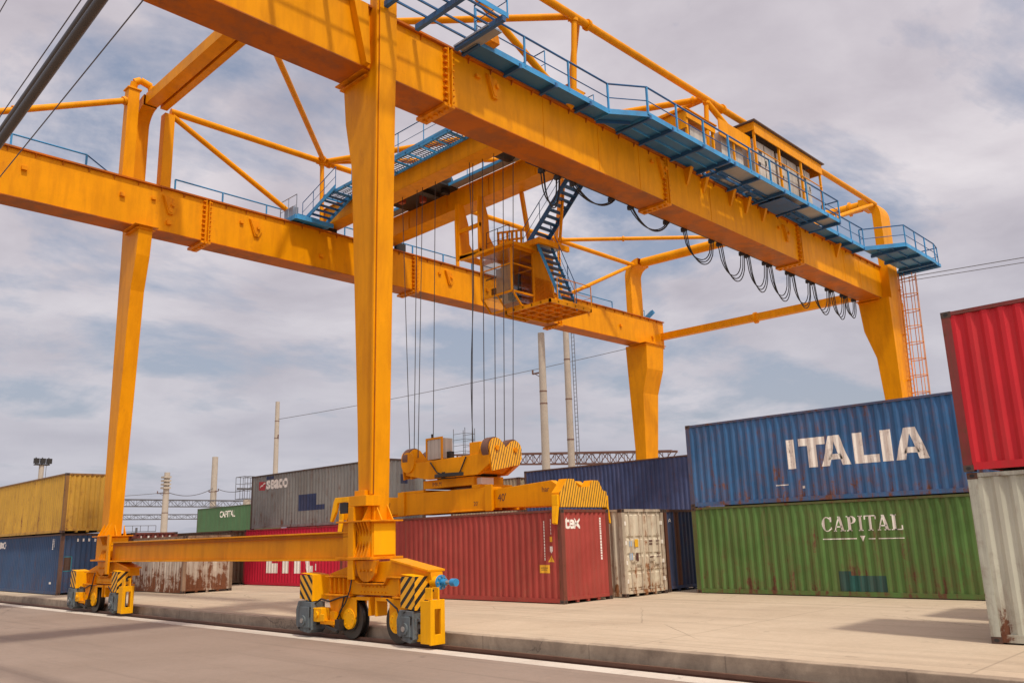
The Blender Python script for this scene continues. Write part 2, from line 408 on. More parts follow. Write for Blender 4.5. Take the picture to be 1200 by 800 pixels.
# ---- ITALIA over CAPITAL
yL = 16.76
F = container('blue 40-foot container marked ITALIA in large white letters, on the green CAPITAL one', 26.0, 4.57, 2.896, 12.19, (.036, .135, .31), rust=.40, low=.05, fade=.22, dirt=.38, rustcol=(.15, .065, .045))
def sp(pts): return [(yL - a, b - 2.896) for a, b in pts]
zb, zt = 3.955, 4.895
let = []
def A_(l, r):    # capital A, stroke polygons, l/r are Y of its feet
    w = l - r; s = .29; top = .36
    c = (l + r) / 2
    tl, tr = c + w * .185, c - w * .185
    ql = [(l, zb), (l - w * s, zb), (c + .01, zt - .20 * (zt - zb)), (c + .01, zt), (tl, zt)]
    qr = [(r, zb), (tr, zt), (c + .01, zt), (c + .01, zt - .20 * (zt - zb)), (r + w * s, zb)]
    cb = [(l - w * .26, zb + .19), (r + w * .26, zb + .19), (r + w * .33, zb + .36), (l - w * .33, zb + .36)]
    return [ql, qr[::-1], cb]
let += [sp([(12.96, zb), (12.69, zb), (12.69, zt), (12.96, zt)])]
let += [sp([(12.56, zt - .24), (11.66, zt - .24), (11.66, zt), (12.56, zt)]), sp([(12.27, zb), (11.97, zb), (11.97, zt - .24), (12.27, zt - .24)])]
let += [sp(q) for q in A_(11.83, 10.90)]
let += [sp([(10.76, zb), (10.46, zb), (10.46, zt), (10.76, zt)]), sp([(10.46, zb), (10.0, zb), (10.0, zb + .24), (10.46, zb + .24)])]
let += [sp([(9.91, zb), (9.60, zb), (9.60, zt), (9.91, zt)])]
let += [sp(q) for q in A_(9.53, 8.57)]
mark(F, 'side', let, M['white_rusty'])
mark(F, 'side', [rect(3.3, 3.75, .55, .58), rect(4.2, 4.3, .42, .50)], M['white'], 'stencil')

F = container('green 40-foot container marked CAPITAL with a line under it, teal patch low down', 26.0, 4.57, 0, 12.19, (.095, .20, .048), rust=.36, low=.07, fade=.2, dirt=.55, rustcol=(.12, .05, .03))
def c_(a): return yL - a
def serif_word():
    z0_, z1_ = 1.945, 2.395; h = z1_ - z0_; out = []
    def R_(a, b, c, d): out.append(rect(a, b, c, d))
    # C
    cx, cz, rx, rz = c_(12.06) + .165, (z0_ + z1_) / 2, .165, h / 2
    n = 22
    for i in range(n):
        a0 = R(42) + (R(318) - R(42)) * i / n; a1 = R(42) + (R(318) - R(42)) * (i + 1) / n
        def th(a): return .035 + .055 * max(0, -math.cos(a))
        out.append([(cx + rx * math.cos(a0), cz + rz * math.sin(a0)), (cx + rx * math.cos(a1), cz + rz * math.sin(a1)),
                    (cx + (rx - th(a1)) * math.cos(a1), cz + (rz - .03) * math.sin(a1)), (cx + (rx - th(a0)) * math.cos(a0), cz + (rz - .03) * math.sin(a0))])
    R_(cx + .10, cx + .145, z1_ - .16, z1_ - .01); R_(cx + .11, cx + .14, z0_ + .06, z0_ + .13)
    def serifA(a, b):
        m_ = (a + b) / 2
        out.append([(a + .03, z0_), (a + .07, z0_), (m_ + .01, z1_ - .03), (m_ - .01, z1_)])
        out.append([(b - .14, z0_), (b - .04, z0_), (m_ + .03, z1_), (m_ - .04, z1_)])
        R_(a + .09, b - .11, z0_ + .12, z0_ + .155); R_(a, a + .11, z0_, z0_ + .028); R_(b - .18, b, z0_, z0_ + .028)
    def stem(a, w=.085): R_(a, a + w, z0_, z1_); R_(a - .035, a + w + .035, z0_, z0_ + .028); R_(a - .035, a + w + .035, z1_ - .028, z1_)
    x = c_(12.06) + .36
    serifA(x, x + .38); x += .43
    stem(x + .02)
    for i in range(10):
        a0 = R(90 - 18 * i); a1 = R(90 - 18 * (i + 1)); cz2 = z1_ - .115; cx2 = x + .15
        out.append([(cx2 + .12 * math.cos(a0), cz2 + .115 * math.sin(a0)), (cx2 + .12 * math.cos(a1), cz2 + .115 * math.sin(a1)), (cx2 + .04 * math.cos(a1), cz2 + .085 * math.sin(a1)), (cx2 + .04 * math.cos(a0), cz2 + .085 * math.sin(a0))])
    R_(x + .10, x + .16, z1_ - .03, z1_); R_(x + .10, x + .16, z1_ - .23, z1_ - .20)
    x += .36; stem(x); x += .16
    R_(x, x + .34, z1_ - .03, z1_); R_(x + .13, x + .215, z0_, z1_ - .03); R_(x + .09, x + .25, z0_, z0_ + .028); R_(x, x + .03, z1_ - .12, z1_); R_(x + .31, x + .34, z1_ - .12, z1_)
    x += .36; serifA(x, x + .38); x += .43
    stem(x + .02); R_(x + .10, x + .30, z0_, z0_ + .03); R_(x + .27, x + .30, z0_, z0_ + .13)
    return out
sw = serif_word(); k = (c_(9.59) - c_(12.06)) / (max(p[0] for q in sw for p in q) - c_(12.06))
sw = [[(c_(12.06) + (p[0] - c_(12.06)) * k, p[1]) for p in q] for q in sw]
cap_polys = sw + [rect(c_(12.07), c_(10.99), 1.705, 1.735), rect(c_(10.65), c_(10.43), 1.695, 1.72), rect(c_(10.35), c_(9.59), 1.695, 1.72), [(c_(10.90), 1.80), (c_(10.81), 1.63), (c_(10.72), 1.80)]]
mark(F, 'side', cap_polys, M['white'])
mark(F, 'side', [rect(c_(11.69), c_(11.29), .17, .76), rect(c_(11.29), c_(10.25), .17, .63)], paint('teal_patch', (.018, .085, .075), rust=.15, fade=.35), 'repainted_patch')

# ---- red over pale grey at the right edge
container('bright red container on the pale grey one, at the right edge', 16.97, -7.15, 2.99, 12.19, (.56, .02, .03), rust=.26, low=.02, fade=.12, dirt=.25, frame=(.22, .03, .03), H=3.03)
container('pale grey-green container standing on the pavement under the bright red one', 17.0, -7.18, 0, 12.19, (.46, .46, .37), rust=.26, low=.10, fade=.15, dirt=.30, frame=(.44, .45, .37), H=2.975)
container('brown container at ground level behind the pale grey-green one', 20.35, -7.7, 0, 12.19, (.2, .08, .05), rust=.3)
container('brown container stacked behind the bright red one at the right edge', 20.35, -7.7, 2.9, 12.19, (.2, .08, .05), rust=.3)

# ---- tex
F = container('dark red container marked tex, directly under the yellow spreader', 20.4, 17.97, 0, 12.19, (.36, .052, .040), rust=.26, low=.02, fade=.18, dirt=.35, frame=(.20, .045, .03), rustcol=(.2, .09, .05))
tx = shift(text_polys('te', .36, .46, .03), .22, 2.28)
tx += [[(.62, 2.28), (.70, 2.28), (.98, 2.60), (.90, 2.60)], [(.88, 2.28), (.98, 2.28), (.74, 2.60), (.64, 2.60)]]
mark(F, 'end', tx, M['white'])
def codes(F, face, s, z0, z1, w=.06):
    po = []; z = z1
    while z > z0:
        h = random.uniform(.05, .09); po.append(rect(s, s + w, z - h, z)); z -= h + random.uniform(.012, .03)
    return po
mark(F, 'end', codes(F, 'end', 1.98, 1.28, 2.62, .045), M['white'], 'code')
sy = lambda y: 30.16 - y
mark(F, 'side', codes(F, 'side', sy(18.78), 1.3, 2.55, .06) + codes(F, 'side', sy(18.48), 2.17, 2.6, .05), M['white'], 'code')
for po in (rect(sy(18.52), sy(18.38), 1.89, 2.05), rect(sy(18.96), sy(18.56), .93, 1.18), [(sy(18.60), 1.27), (sy(18.32), 1.27), (sy(18.46), 1.50)]): mark(F, 'side', [po], M['sticker'], 'sticker')
mark(F, 'side', [rect(sy(18.53), sy(18.38), 1.60, 1.75), [(sy(18.53), 1.60), (sy(18.455), 1.53), (sy(18.38), 1.60)]], M['white'], 'sticker')
mark(F, 'side', [rect(sy(18.91), sy(18.61), 1.08, 1.10), rect(sy(18.89), sy(18.65), 1.02, 1.04), rect(sy(18.468), sy(18.452), 1.32, 1.42)], M['ink'], 'sticker_text', lift=.007)

# ---- white door container
F = container('rusty cream container with closed double doors, between the tex one and navy', 23.32, 17.80, 0, 12.19, (.68, .60, .46), rust=.40, low=.10, fade=.10, dirt=.45, frame=(.55, .46, .35), doors=True, rustcol=(.22, .09, .035))
mark(F, 'end', [rect(.66, .86, 1.62, 1.88)], M['sticker'], 'sticker', flat=True)
for po in (rect(.35, .50, 1.65, 1.82), rect(.34, .52, 1.2, 1.42)): mark(F, 'end', [po], plain('blue_sticker', (.35, .45, .6), .6), 'sticker', flat=True)
mark(F, 'end', [rect(.70, .84, 1.15, 1.42)], M['ink'], 'nameplate', flat=True)
mark(F, 'end', [rect(1.5, 1.7, 1.78, 1.83), rect(1.5, 1.68, 1.68, 1.73), rect(1.92, 2.1, 1.78, 1.82), rect(1.92, 2.1, 1.68, 1.71), rect(1.5, 1.72, 1.25, 1.29), rect(1.9, 2.12, 1.35, 1.38), rect(1.9, 2.12, 1.25, 1.28)], M['ink'], 'stencil', flat=True)

# ---- navy row behind
F = container('dark navy container at ground level in the gap beside the rusty cream doors', 26.0, 17.92, 0, 12.19, (.035, .055, .12), rust=.3, low=.05, frame=(.10, .035, .02))
mark(F, 'end', [rect(.62, .95, .2, 2.8)], paint('rust_band', (.11, .04, .022), rust=.5), 'rusted_strip')
mark(F, 'end', shift(text_polys('A', .14), .30, 2.42), M['white'])
container('faded navy container standing high behind the tex container and the spreader', 35.9, 22.15, 2.896, 12.19, (.060, .085, .195), rust=.22, fade=.3, frame=(.15, .08, .06))
container('grey container under the faded navy one, mostly hidden', 35.9, 22.15, 0, 12.19, (.06, .07, .1), rust=.1)
container('small beige container left of the faded navy one, seen behind the spreader', 35.9, 34.8, 2.6, 6.058, (.45, .36, .24), rust=.25, frame=(.2, .1, .06))
container('beige container holding up the small beige one', 35.9, 34.8, 0, 6.058, (.4, .33, .24), rust=.25, H=2.59)

# ---- seaco over red
F = container('dull grey container with a red and white seaco logo and navy patch', 23.6, 31.41, 2.896, 12.19, (.25, .255, .24), rust=.36, low=.05, fade=.15, dirt=.45, frame=(.10, .075, .06), rustcol=(.12, .05, .03))
ys = 43.6
mark(F, 'side', shift(text_polys('seaco', .50, 2.2, .035), ys - 42.0, 2.08), M['white'])
mark(F, 'side', [[(ys - 42.8, 2.08), (ys - 42.2, 2.05), (ys - 42.1, 2.5), (ys - 42.8, 2.55)]], M['redmark'], 'logo')
mark(F, 'side', [[(ys - 42.75, 2.25), (ys - 42.7, 2.2), (ys - 42.15, 2.42), (ys - 42.2, 2.47)]], M['white'], 'logo', lift=.007)
npat = paint('navy_patch', (.035, .05, .12), rust=.1)
mark(F, 'side', [rect(ys - 38.71, ys - 37.04, .80, 1.62), rect(ys - 37.04, ys - 36.35, .80, 1.05), rect(ys - 42.0, ys - 41.3, 2.6, 2.78)], npat, 'repainted_patch')
mark(F, 'end', [rect(.95, 1.35, 1.76, 2.2)], npat, 'repainted_patch')
F = container('crimson container with large white lettering, under the seaco one', 23.3, 31.41, 0, 12.19, (.55, .012, .045), rust=.15, low=.01, fade=.1, dirt=.15, frame=(.4, .02, .04))
q = lambda y: 43.6 - y
redl = [rect(q(41.18), q(40.62), .63, 1.75), rect(q(40.62), q(40.05), .63, 1.12), rect(q(39.61), q(38.99), .63, 1.75), rect(q(38.45), q(37.87), .63, 1.75),
        [(q(37.25), .63), (q(36.95), .63), (q(37.15), 1.75), (q(37.75), 1.75)], rect(q(37.0), q(36.75), .70, 1.0), rect(q(36.6), q(36.46), .78, 1.1)]
mark(F, 'side', redl, M['white'])
container('brown and grey container at the left end of the crimson one', 22.75, 44.2, 0, 12.19, (.14, .10, .07), rust=.45)

# ---- rusty white 20-foot and others behind the sill beam
container('very rusty off-white short container standing behind the orange sill beam', 17.78, 38.85, 0, 6.058, (.58, .51, .42), rust=.50, low=.12, dirt=.5, W=2.438, H=2.591, fade=.15, frame=(.30, .2, .13), rustcol=(.15, .055, .025))
F = container('dark red container with white drips, behind the rusty off-white short one', 18.2, 46.0, 0, 12.19, (.20, .045, .035), rust=.25, frame=(.2, .05, .04))
dr = []
for i in range(5): dr.append(rect(.45 + i * .38, .53 + i * .38, 2.35, 2.72)); dr.append(rect(.40 + i * .38, .55 + i * .38, 2.32, 2.40))
mark(F, 'end', dr, M['white'], 'drip_mark')
container('blue container at ground level under the distant green CAPITAL one', 39.5, 71.6, 0, 12.19, (.04, .10, .22), rust=.2)
F = container('distant green container with a small white CAPITAL, left of the seaco one', 39.5, 71.6, 2.896, 12.19, (.075, .165, .075), rust=.05, frame=(.07, .12, .06), fade=.1)
mark(F, 'side', shift(text_polys('CAPITAL', .62, 3.1, .02), 83.79 - 79.0, 1.85), M['white'])

# ---- yellow over blue at the left
F = container('mustard yellow container stacked on the dark blue one behind the far crane leg', 14.4, 45.0, 2.92, 12.19, (.58, .33, .045), rust=.34, low=.06, fade=.12, dirt=.3, frame=(.30, .15, .04), rustcol=(.18, .07, .03))
F = container('dark blue container under the mustard one, rusty corner, small white RO', 14.5, 45.2, 0, 12.19, (.038, .082, .17), rust=.28, low=.04, fade=.15, dirt=.25, frame=(.13, .07, .05))
yb = 57.39
mark(F, 'side', shift(text_polys('RO', .38, 1.15, .03), yb - 55.25, 2.27), M['white'])
mark(F, 'side', codes(F, 'side', yb - 46.45, 2.15, 2.65, .09) + codes(F, 'side', yb - 46.2, 2.3, 2.65, .07) + [rect(yb - 46.6, yb - 46.3, .5, .6)], M['white'], 'code')
mark(F, 'end', [rect(.20, .58, 1.1, 1.13), rect(.20, .58, 1.77, 1.80), rect(.55, .58, 1.1, 1.8)], plain('teal_line', (.04, .28, .33), .6), 'patch_outline')
mark(F, 'end', [rect(.20, .54, 1.14, 1.76)], paint('brown_patch', (.09, .045, .03), rust=.4), 'repainted_patch', lift=.003)
mark(F, 'end', [rect(.75 + i * .26, .82 + i * .26, 2.50, 2.64) for i in range(3)] + [rect(1.55 + i * .16, 1.64 + i * .16, 2.48, 2.62) for i in range(4)], M['white'], 'code')
container('yellow container at the left edge, beyond the mustard one', 14.4, 57.6, 2.92, 12.19, (.62, .38, .05), rust=.1)
container('blue container at the left edge under the yellow one', 14.5, 57.9, 0, 12.19, (.04, .09, .2), rust=.1)

# ------------------------------------------------------------------ gantry crane
CR = thing('gantry_crane', 'orange portal gantry crane on rails spanning the container yard, blue walkways', 'crane', (13.2, 17.7, -.3))
OR = [M['orange'], M['orange_worn'], M['flange']]
ZB, ZT = 15.40, 17.34
def splice(y, sgn, x, par):
    s = MB()
    s.box(x - .09, x - .06, y - .16, y, ZB - .10, ZT - .05, 0); s.box(x + .06, x + .09, y - .16, y, ZB - .10, ZT - .05, 0)
    for i in range(9):
        z = ZB + .05 + i * .22; s.box(x - .20, x - .09, y - .13, y, z, z + .05, 1); s.box(x + .09, x + .20, y - .13, y, z, z + .05, 1)
    s.box(x - .22, x + .22, y - .1, y + 1.3, ZB - .14, ZB - .03, 1)
    for i in range(5): s.box(x - .06, x + .06, y + .02 + .26 * i, y + .12 + .26 * i, ZB - .2, ZB - .14, 1)
    s.build('splice_plate', OR, par)
def girder(y0, y1, x0, x1, lugs):
    g = MB(); g.box(x0, x1, y0, y1, ZB, ZT, 0)
    o = g.build('girder', OR, CR, bevel=.015)
    f = MB(); f.box(x0 - .02, x1 + .02, y0 - .12, y1 + .12, ZT + .003, ZT + .07, 2); f.box(x0, x1, y0 - .035, y1 + .035, ZB - .04, ZB - .003, 2)
    n = int((x1 - x0) / 1.0)
    for i in range(n):
        x = x0 + .4 + i * 1.0; f.hexa([(x, y0 - .02, ZT - .16), (x + .03, y0 - .02, ZT - .16), (x + .03, y0, ZT - .16), (x, y0, ZT - .16)], [(x, y0 - .11, ZT), (x + .03, y0 - .11, ZT), (x + .03, y0, ZT), (x, y0, ZT)], 2)
    f.build('flange', OR, o)
    r_ = MB(); r_.box(x0, x1, (y0 + y1) / 2 - .04, (y0 + y1) / 2 + .04, ZT + .07, ZT + .20); r_.build('trolley_rail', M['dark'], o)
    for x in (16.0, 28.0, 40.0): splice(y0, -1, x, o)
    for (x, z) in lugs:
        l = MB(); l.prism([(x - .33, z + .38), (x + .18, z + .30), (x + .33, z - .05), (x + .16, z - .42), (x - .05, z - .42)], 'y', y0 - .10, y0, 0)
        l.prism([(x - .30, z + .34), (x + .15, z + .27), (x + .10, z - .35), (x - .02, z - .35)], 'y', y0 - .13, y0 - .101, 1)
        l.box(x - .8, x - .62, y0 - .1, y0, z + .05, z + .16, 1); l.tube((x + .1, y0 - .2, z), (x + .1, y0, z), .09, 10, 1)
        l.build('lifting_lug', OR, o)
    return o
GN = girder(18.1, 19.25, 2.5, 52.0, [(18.0, 16.75), (27.8, 16.8), (38.6, 16.6)])
GF = girder(34.62, 35.66, 2.5, 51.8, [(14.3, 16.65), (18.4, 16.6), (30.5, 16.6)])
for x, z in ((8.55, 16.6), (12.28, 16.55), (14.3, 15.8), (22.0, 16.0), (25.5, 16.9), (33.5, 16.4), (37.5, 16.0), (43.0, 16.7), (46.5, 16.3), (50.3, 16.0)):
    MB().box(x - .10, x + .10, 34.5, 34.62, z - .06, z + .10, 1).build('lug', OR, GF)
for x in (29.6, 30.9, 33.2, 34.6, 36.2, 44.5): MB().hexa([(x, 18.04, ZT - .7), (x + .12, 18.04, ZT - .7), (x + .12, 18.1, ZT - .7), (x, 18.1, ZT - .7)], [(x - .05, 17.75, ZT + .02), (x + .17, 17.75, ZT + .02), (x + .17, 18.1, ZT + .02), (x - .05, 18.1, ZT + .02)]).build('stiffener', M['orange'], GN)
for x in (20.5, 23.6, 26.2, 31.5, 45.5, 47.6): MB().box(x, x + .03, 18.085, 18.1, ZB, ZT).build('stiffener', M['orange'], GN)

def curve_pts(cy, cz, r, a0, a1, n=8): return [(cy + r * math.cos(R(a0 + (a1 - a0) * i / n)), cz + r * math.sin(R(a0 + (a1 - a0) * i / n))) for i in range(n + 1)]
def leg(out, x0, x1, bx0, bx1, zbot, far=False, big=False):
    """out = outer Y face; inner side towards the other girder. far mirrors it."""
    s = -1 if far else 1
    Y = lambda d: out + s * d
    l = MB()
    # lower part, tapered: profile at x0..x1 top, bx0..bx1 bottom
    sec = [(zbot, .20, .86), (5.0, .16, .95), (12.6, .05, 1.35), (14.1, .03, 1.68), (15.33, .0, 1.80)]
    if big: sec = [(zbot, .15, .75), (5.0, .12, .85), (11.8, .04, 1.20), (13.5, .02, 1.72), (15.33, .0, 1.85)]
    zs = [q[0] for q in sec]
    rings = []
    for z, a, c in sec:
        k = (z - zbot) / (15.33 - zbot); xa = bx0 + (x0 - bx0) * k; xb = bx1 + (x1 - bx1) * k
        ya, yb2 = Y(a), Y(c)
        if yb2 < ya: ya, yb2 = yb2, ya
        rings.append([(xa, ya, z), (xb, ya, z), (xb, yb2, z), (xa, yb2, z)])
    for a, b2 in zip(rings, rings[1:]):
        l.add(a + b2, [(0, 1, 5, 4), (1, 2, 6, 5), (2, 3, 7, 6), (3, 0, 4, 7)])
    l.add(rings[0], [(3, 2, 1, 0)]); l.add(rings[-1], [(0, 1, 2, 3)])
    # bearing cap under the girder
    ya, yb2 = sorted((Y(.52), Y(1.95))); l.box(x0 - .22, x1 + .2, ya, yb2, 15.332, 15.37, 1)
    ya, yb2 = sorted((Y(.56), Y(1.85))); l.box(x0 - .12, x1 + .1, ya, yb2, 15.20, 15.24, 1)
    o = l.build('leg', OR, CR, bevel=.012)
    # column beside the girder, curving over into the portal beam
    c = MB(); zc = 20.4 if not big else 20.7; r0, r1 = .75, 1.25
    cx0, cx1 = (x0, x1 + .02) if not big else (x0 + .45, x1 - .35)
    ya, yb2 = sorted((Y(0), Y(.5))); c.box(cx0, cx1, ya, yb2, 15.335, zc)
    prev = None
    for i in range(10):
        a = R(90 * i / 9)
        po, pi = (Y(1.25 - 1.25 * math.cos(a)), zc + 1.25 * math.sin(a)), (Y(1.25 - .75 * math.cos(a)), zc + .75 * math.sin(a))
        cur = [(cx0, po[0], po[1]), (cx1, po[0], po[1]), (cx1, pi[0], pi[1]), (cx0, pi[0], pi[1])]
        if prev: c.add(prev + cur, [(0, 1, 5, 4), (1, 2, 6, 5), (2, 3, 7, 6), (3, 0, 4, 7)] if not far else [(4, 5, 1, 0), (5, 6, 2, 1), (6, 7, 3, 2), (7, 4, 0, 3)], 0)
        prev = cur
    c.build('column_head', OR, o)
    # edge strip along the outer corner
    if not big and not far:
        e = MB(); dk = MB()
        cs = [(z, a, bx0 + (x0 - bx0) * (z - zbot) / (15.33 - zbot)) for z, a, c in sec] + [(zc, .0, x0)]
        cs[0] = (3.25, .195, cs[0][2])
        for (za, a0, xa), (zb_, a1, xb) in zip(cs, cs[1:]):
            q_ = lambda x, a, z: (x, Y(a), z)
            e.hexa([q_(xa - .07, a0 + .05, za), q_(xa, a0 + .05, za), q_(xa, a0 + .12, za), q_(xa - .07, a0 + .12, za)], [q_(xb - .07, a1 + .05, zb_), q_(xb, a1 + .05, zb_), q_(xb, a1 + .12, zb_), q_(xb - .07, a1 + .12, zb_)])
            dk.hexa([q_(xa - .012, a0 + .012, za), q_(xa, a0 + .012, za), q_(xa, a0 + .045, za), q_(xa - .012, a0 + .045, za)], [q_(xb - .012, a1 + .012, zb_), q_(xb, a1 + .012, zb_), q_(xb, a1 + .045, zb_), q_(xb - .012, a1 + .045, zb_)])
        e.build('edge_strip', M['orange'], o); dk.build('shadow_strip', M['flange'], o)  # second strip is darker orange: a groove's shadow put into the colour
    return o
L1 = leg(17.6, 13.0, 13.58, 13.05, 13.52, 2.60)
L2 = leg(36.2, 13.0, 13.58, 13.02, 13.56, 2.60, far=True)
L3 = leg(17.6, 50.3, 52.6, 50.75, 51.4, 1.4, big=True)
L4 = leg(35.95, 48.75, 50.9, 49.3, 50.25, 1.4, far=True, big=True)
# leg feet: flanged saddle boxes over the bogies
def saddle(yc, par):
    s = MB()
    s.box(12.86, 13.60, yc - .65, yc + .62, 1.70, 2.56, 0)
    s.box(12.70, 13.72, yc - .80, yc + .72, 2.56, 2.60, 1); s.box(12.70, 13.72, yc - .80, yc + .72, 1.64, 1.70, 1)
    s.box(12.90, 13.56, yc - .67, yc - .65, 1.74, 2.52, 3)
    for i in range(5):
        y = yc - .58 + i * .125
        s.prism([(12.72, 2.56), (12.86, 2.56), (12.86, 2.20)], 'y', y, y + .03, 1); s.prism([(12.72, 1.70), (12.86, 1.70), (12.86, 2.1)], 'y', y, y + .03, 1)
    for (ya, sg) in ((yc - .46, -1), (yc + .20, 1)):
        for x in (13.1, 13.45): s.prism([(ya, 2.6), (ya + sg * .26, 2.6), (ya, 3.0)], 'x', x, x + .03, 0)
    for y in (yc - .35, yc + .0, yc + .35): s.prism([(12.78, 2.6), (13.04, 2.6), (13.04, 3.1)], 'y', y, y + .03, 0)
    s.build('saddle', OR + [M['yellow']], par, bevel=.006)
saddle(18.26, L1); saddle(35.35, L2)
for L_, x, yc in ((L3, 51.07, 18.0), (L4, 49.8, 35.3)):
    MB().box(x - .45, x + .45, yc - .8, yc + .8, 1.0, 1.45).build('saddle', M['orange'], L_)
# sill beam joining the two left legs
sb = MB(); sb.box(12.95, 13.35, 18.35, 34.5, 1.66, 2.30, 0); sb.box(12.80, 13.50, 18.30, 34.5, 2.303, 2.345, 0); sb.box(12.80, 13.50, 18.30, 34.5, 1.61, 1.657, 0)
sb.box(12.86, 13.3, 18.30, 34.5, 2.20, 2.225, 2)
SB = sb.build('sill_beam', OR, CR, bevel=.006)
hk = MB()
hk.box(12.72, 12.80, 18.22, 18.46, 1.16, 2.95, 0); hk.box(12.80, 13.3, 18.24, 18.44, 2.35, 2.95, 0); hk.box(12.74, 13.2, 17.72, 18.46, 2.96, 3.22, 0)
hk.box(12.9, 13.2, 18.0, 18.45, 3.22, 3.36, 0); hk.prism([(18.46, 3.22), (19.15, 3.22), (19.22, 3.12), (19.38, 2.62), (19.30, 2.60), (19.12, 2.85), (19.05, 3.08), (18.46, 3.1)], 'x', 12.78, 12.86, 3)
hk.box(12.8, 12.83, 18.6, 18.95, 2.8, 3.08, 4)
hk.build('parking_brace', OR + [M['yellow'], M['dark']], SB, bevel=.006)
MB().box(12.72, 12.80, 34.3, 34.52, 1.16, 2.62, 0).build('parking_brace', OR, SB)
sr = MB(); sr.box(50.8, 51.2, 18.5, 34.9, 1.2, 1.8); sr.build('sill_beam', M['orange'], CR)

# bogies
def bogie(yc):
    root = MB()
    Yp = lambda y: yc + (y - 17.65)
    # swivel yoke (upper sloping housing) and hanging pivot plate
    root.prism([(Yp(19.62), 1.10), (Yp(19.62), 1.28), (Yp(18.81), 1.47), (Yp(18.2), 1.56), (Yp(16.9), 1.60), (Yp(15.51), 1.36), (Yp(15.45), 1.10)], 'x', 12.98, 13.34, 0)
    root.hexa([(12.90, Yp(15.5), 1.35), (13.42, Yp(15.5), 1.35), (13.42, Yp(16.95), 1.60), (12.90, Yp(16.95), 1.60)], [(12.90, Yp(15.5), 1.40), (13.42, Yp(15.5), 1.40), (13.42, Yp(16.95), 1.65), (12.90, Yp(16.95), 1.65)], 0)
    # main equalising beam
    root.prism([(Yp(19.55), .79), (Yp(19.55), 1.19), (Yp(18.48), 1.19), (Yp(18.10), 1.03), (Yp(17.08), 1.03), (Yp(16.95), 1.19), (Yp(16.0), 1.19), (Yp(16.0), .79)], 'x', 12.90, 13.30, 0)
    for a, b2, c, d in ((19.60, 1.20, 18.48, 1.20), (18.48, 1.20, 18.10, 1.04), (18.10, 1.04, 17.06, 1.04), (17.06, 1.04, 16.93, 1.20), (16.93, 1.20, 16.0, 1.20)):
        root.beam((13.08, Yp(a), b2 + .02), (13.08, Yp(c), d + .02), .56, .035, 1)
    root.box(12.78, 13.40, Yp(18.48), Yp(19.58), .74, .785, 1); root.box(12.78, 13.40, Yp(16.0), Yp(16.7), .74, .785, 1)
    for i in range(5):
        y = Yp(18.55 + i * .2); root.prism([(12.80, 1.18), (12.90, 1.18), (12.90, .80), (12.84, .80)], 'y', y, y + .03, 1)
        if i < 3: y = Yp(16.1 + i * .18); root.prism([(12.80, 1.18), (12.90, 1.18), (12.90, .80), (12.84, .80)], 'y', y, y + .03, 1)
    dp = [(Yp(18.24), 1.62)] + [(Yp(17.78 + .38 * math.cos(R(a))), 1.42 + .32 * math.sin(R(a))) for a in range(0, -181, -20)] + [(Yp(17.32), 1.62)]
    root.prism(dp, 'x', 12.80, 12.88, 1)
    for i in range(4): root.tube((12.76, Yp(17.55 + i * .15), 1.38), (12.80, Yp(17.55 + i * .15), 1.38), .03, 8, 1)
    B = root.build('bogie', OR, CR, bevel=.008)
    for wy, mir in ((18.55, 1), (16.62, -1)):
        w = MB(); w.tube((12.98, Yp(wy), .20), (13.09, Yp(wy), .20), .435, 36); w.tube((12.93, Yp(wy), .20), (12.979, Yp(wy), .20), .49, 36); w.tube((13.091, Yp(wy), .20), (13.13, Yp(wy), .20), .49, 36)
        w.tube((12.90, Yp(wy), .20), (12.93, Yp(wy), .20), .30, 24)
        wo = w.build('wheel', M['tyre'], B)
        h = MB(); h.tube((12.84, Yp(wy), .20), (12.90, Yp(wy), .20), .25, 28)
        for i in range(8):
            a = i * math.pi / 4; h.tube((12.82, Yp(wy) + .18 * math.cos(a), .20 + .18 * math.sin(a)), (12.84, Yp(wy) + .18 * math.cos(a), .20 + .18 * math.sin(a)), .02, 6)
        h.build('hub', M['yellow'], wo)
        f = MB(); s = mir
        # forked housing plates around the wheel
        yA, yB = Yp(wy) + .50 * s, Yp(wy) - .28 * s
        pl = [(Yp(wy) + .42 * s, .72), (yB, .72), (yB, .22)] + [(Yp(wy) + .27 * math.sin(R(a)) * s, .20 + .27 * math.cos(R(a))) for a in range(100, 261, 20)][::1] + [(Yp(wy) + .42 * s, .50)]
        pl = [(Yp(wy) + .42 * s, .72), (yB, .72), (yB, .26), (Yp(wy) - .16 * s, .02), (Yp(wy) + .05 * s, -.06), (Yp(wy) + .24 * s, .05), (Yp(wy) + .42 * s, .34)]
        f.prism(pl, 'x', 12.86, 12.895, 0); f.prism(pl, 'x', 13.16, 13.20, 0)
        ys_ = sorted((Yp(wy) - .50 * s, Yp(wy) - .86 * s)); yy = sorted((Yp(wy) - .28 * s, Yp(wy) - .86 * s))
        f.box(12.86, 13.20, yy[0], yy[1], .66, .74, 0)
        yz = sorted((Yp(wy) - .80 * s, Yp(wy) - .86 * s)); f.box(12.86, 13.20, yz[0], yz[1], .30, .66, 0)
        f.build('wheel_housing', OR, B, bevel=.006)
    # hanging triangular bracket with hose and brake link
    br = MB(); br.prism([(Yp(19.45), .74), (Yp(18.75), .74), (Yp(19.02), .20), (Yp(19.22), .16)], 'x', 12.82, 12.86, 1)
    br.path([(12.80, Yp(18.70), .74), (12.80, Yp(18.80), .42), (12.80, Yp(18.98), .20), (12.80, Yp(19.15), .12)], .018, 6, 2)
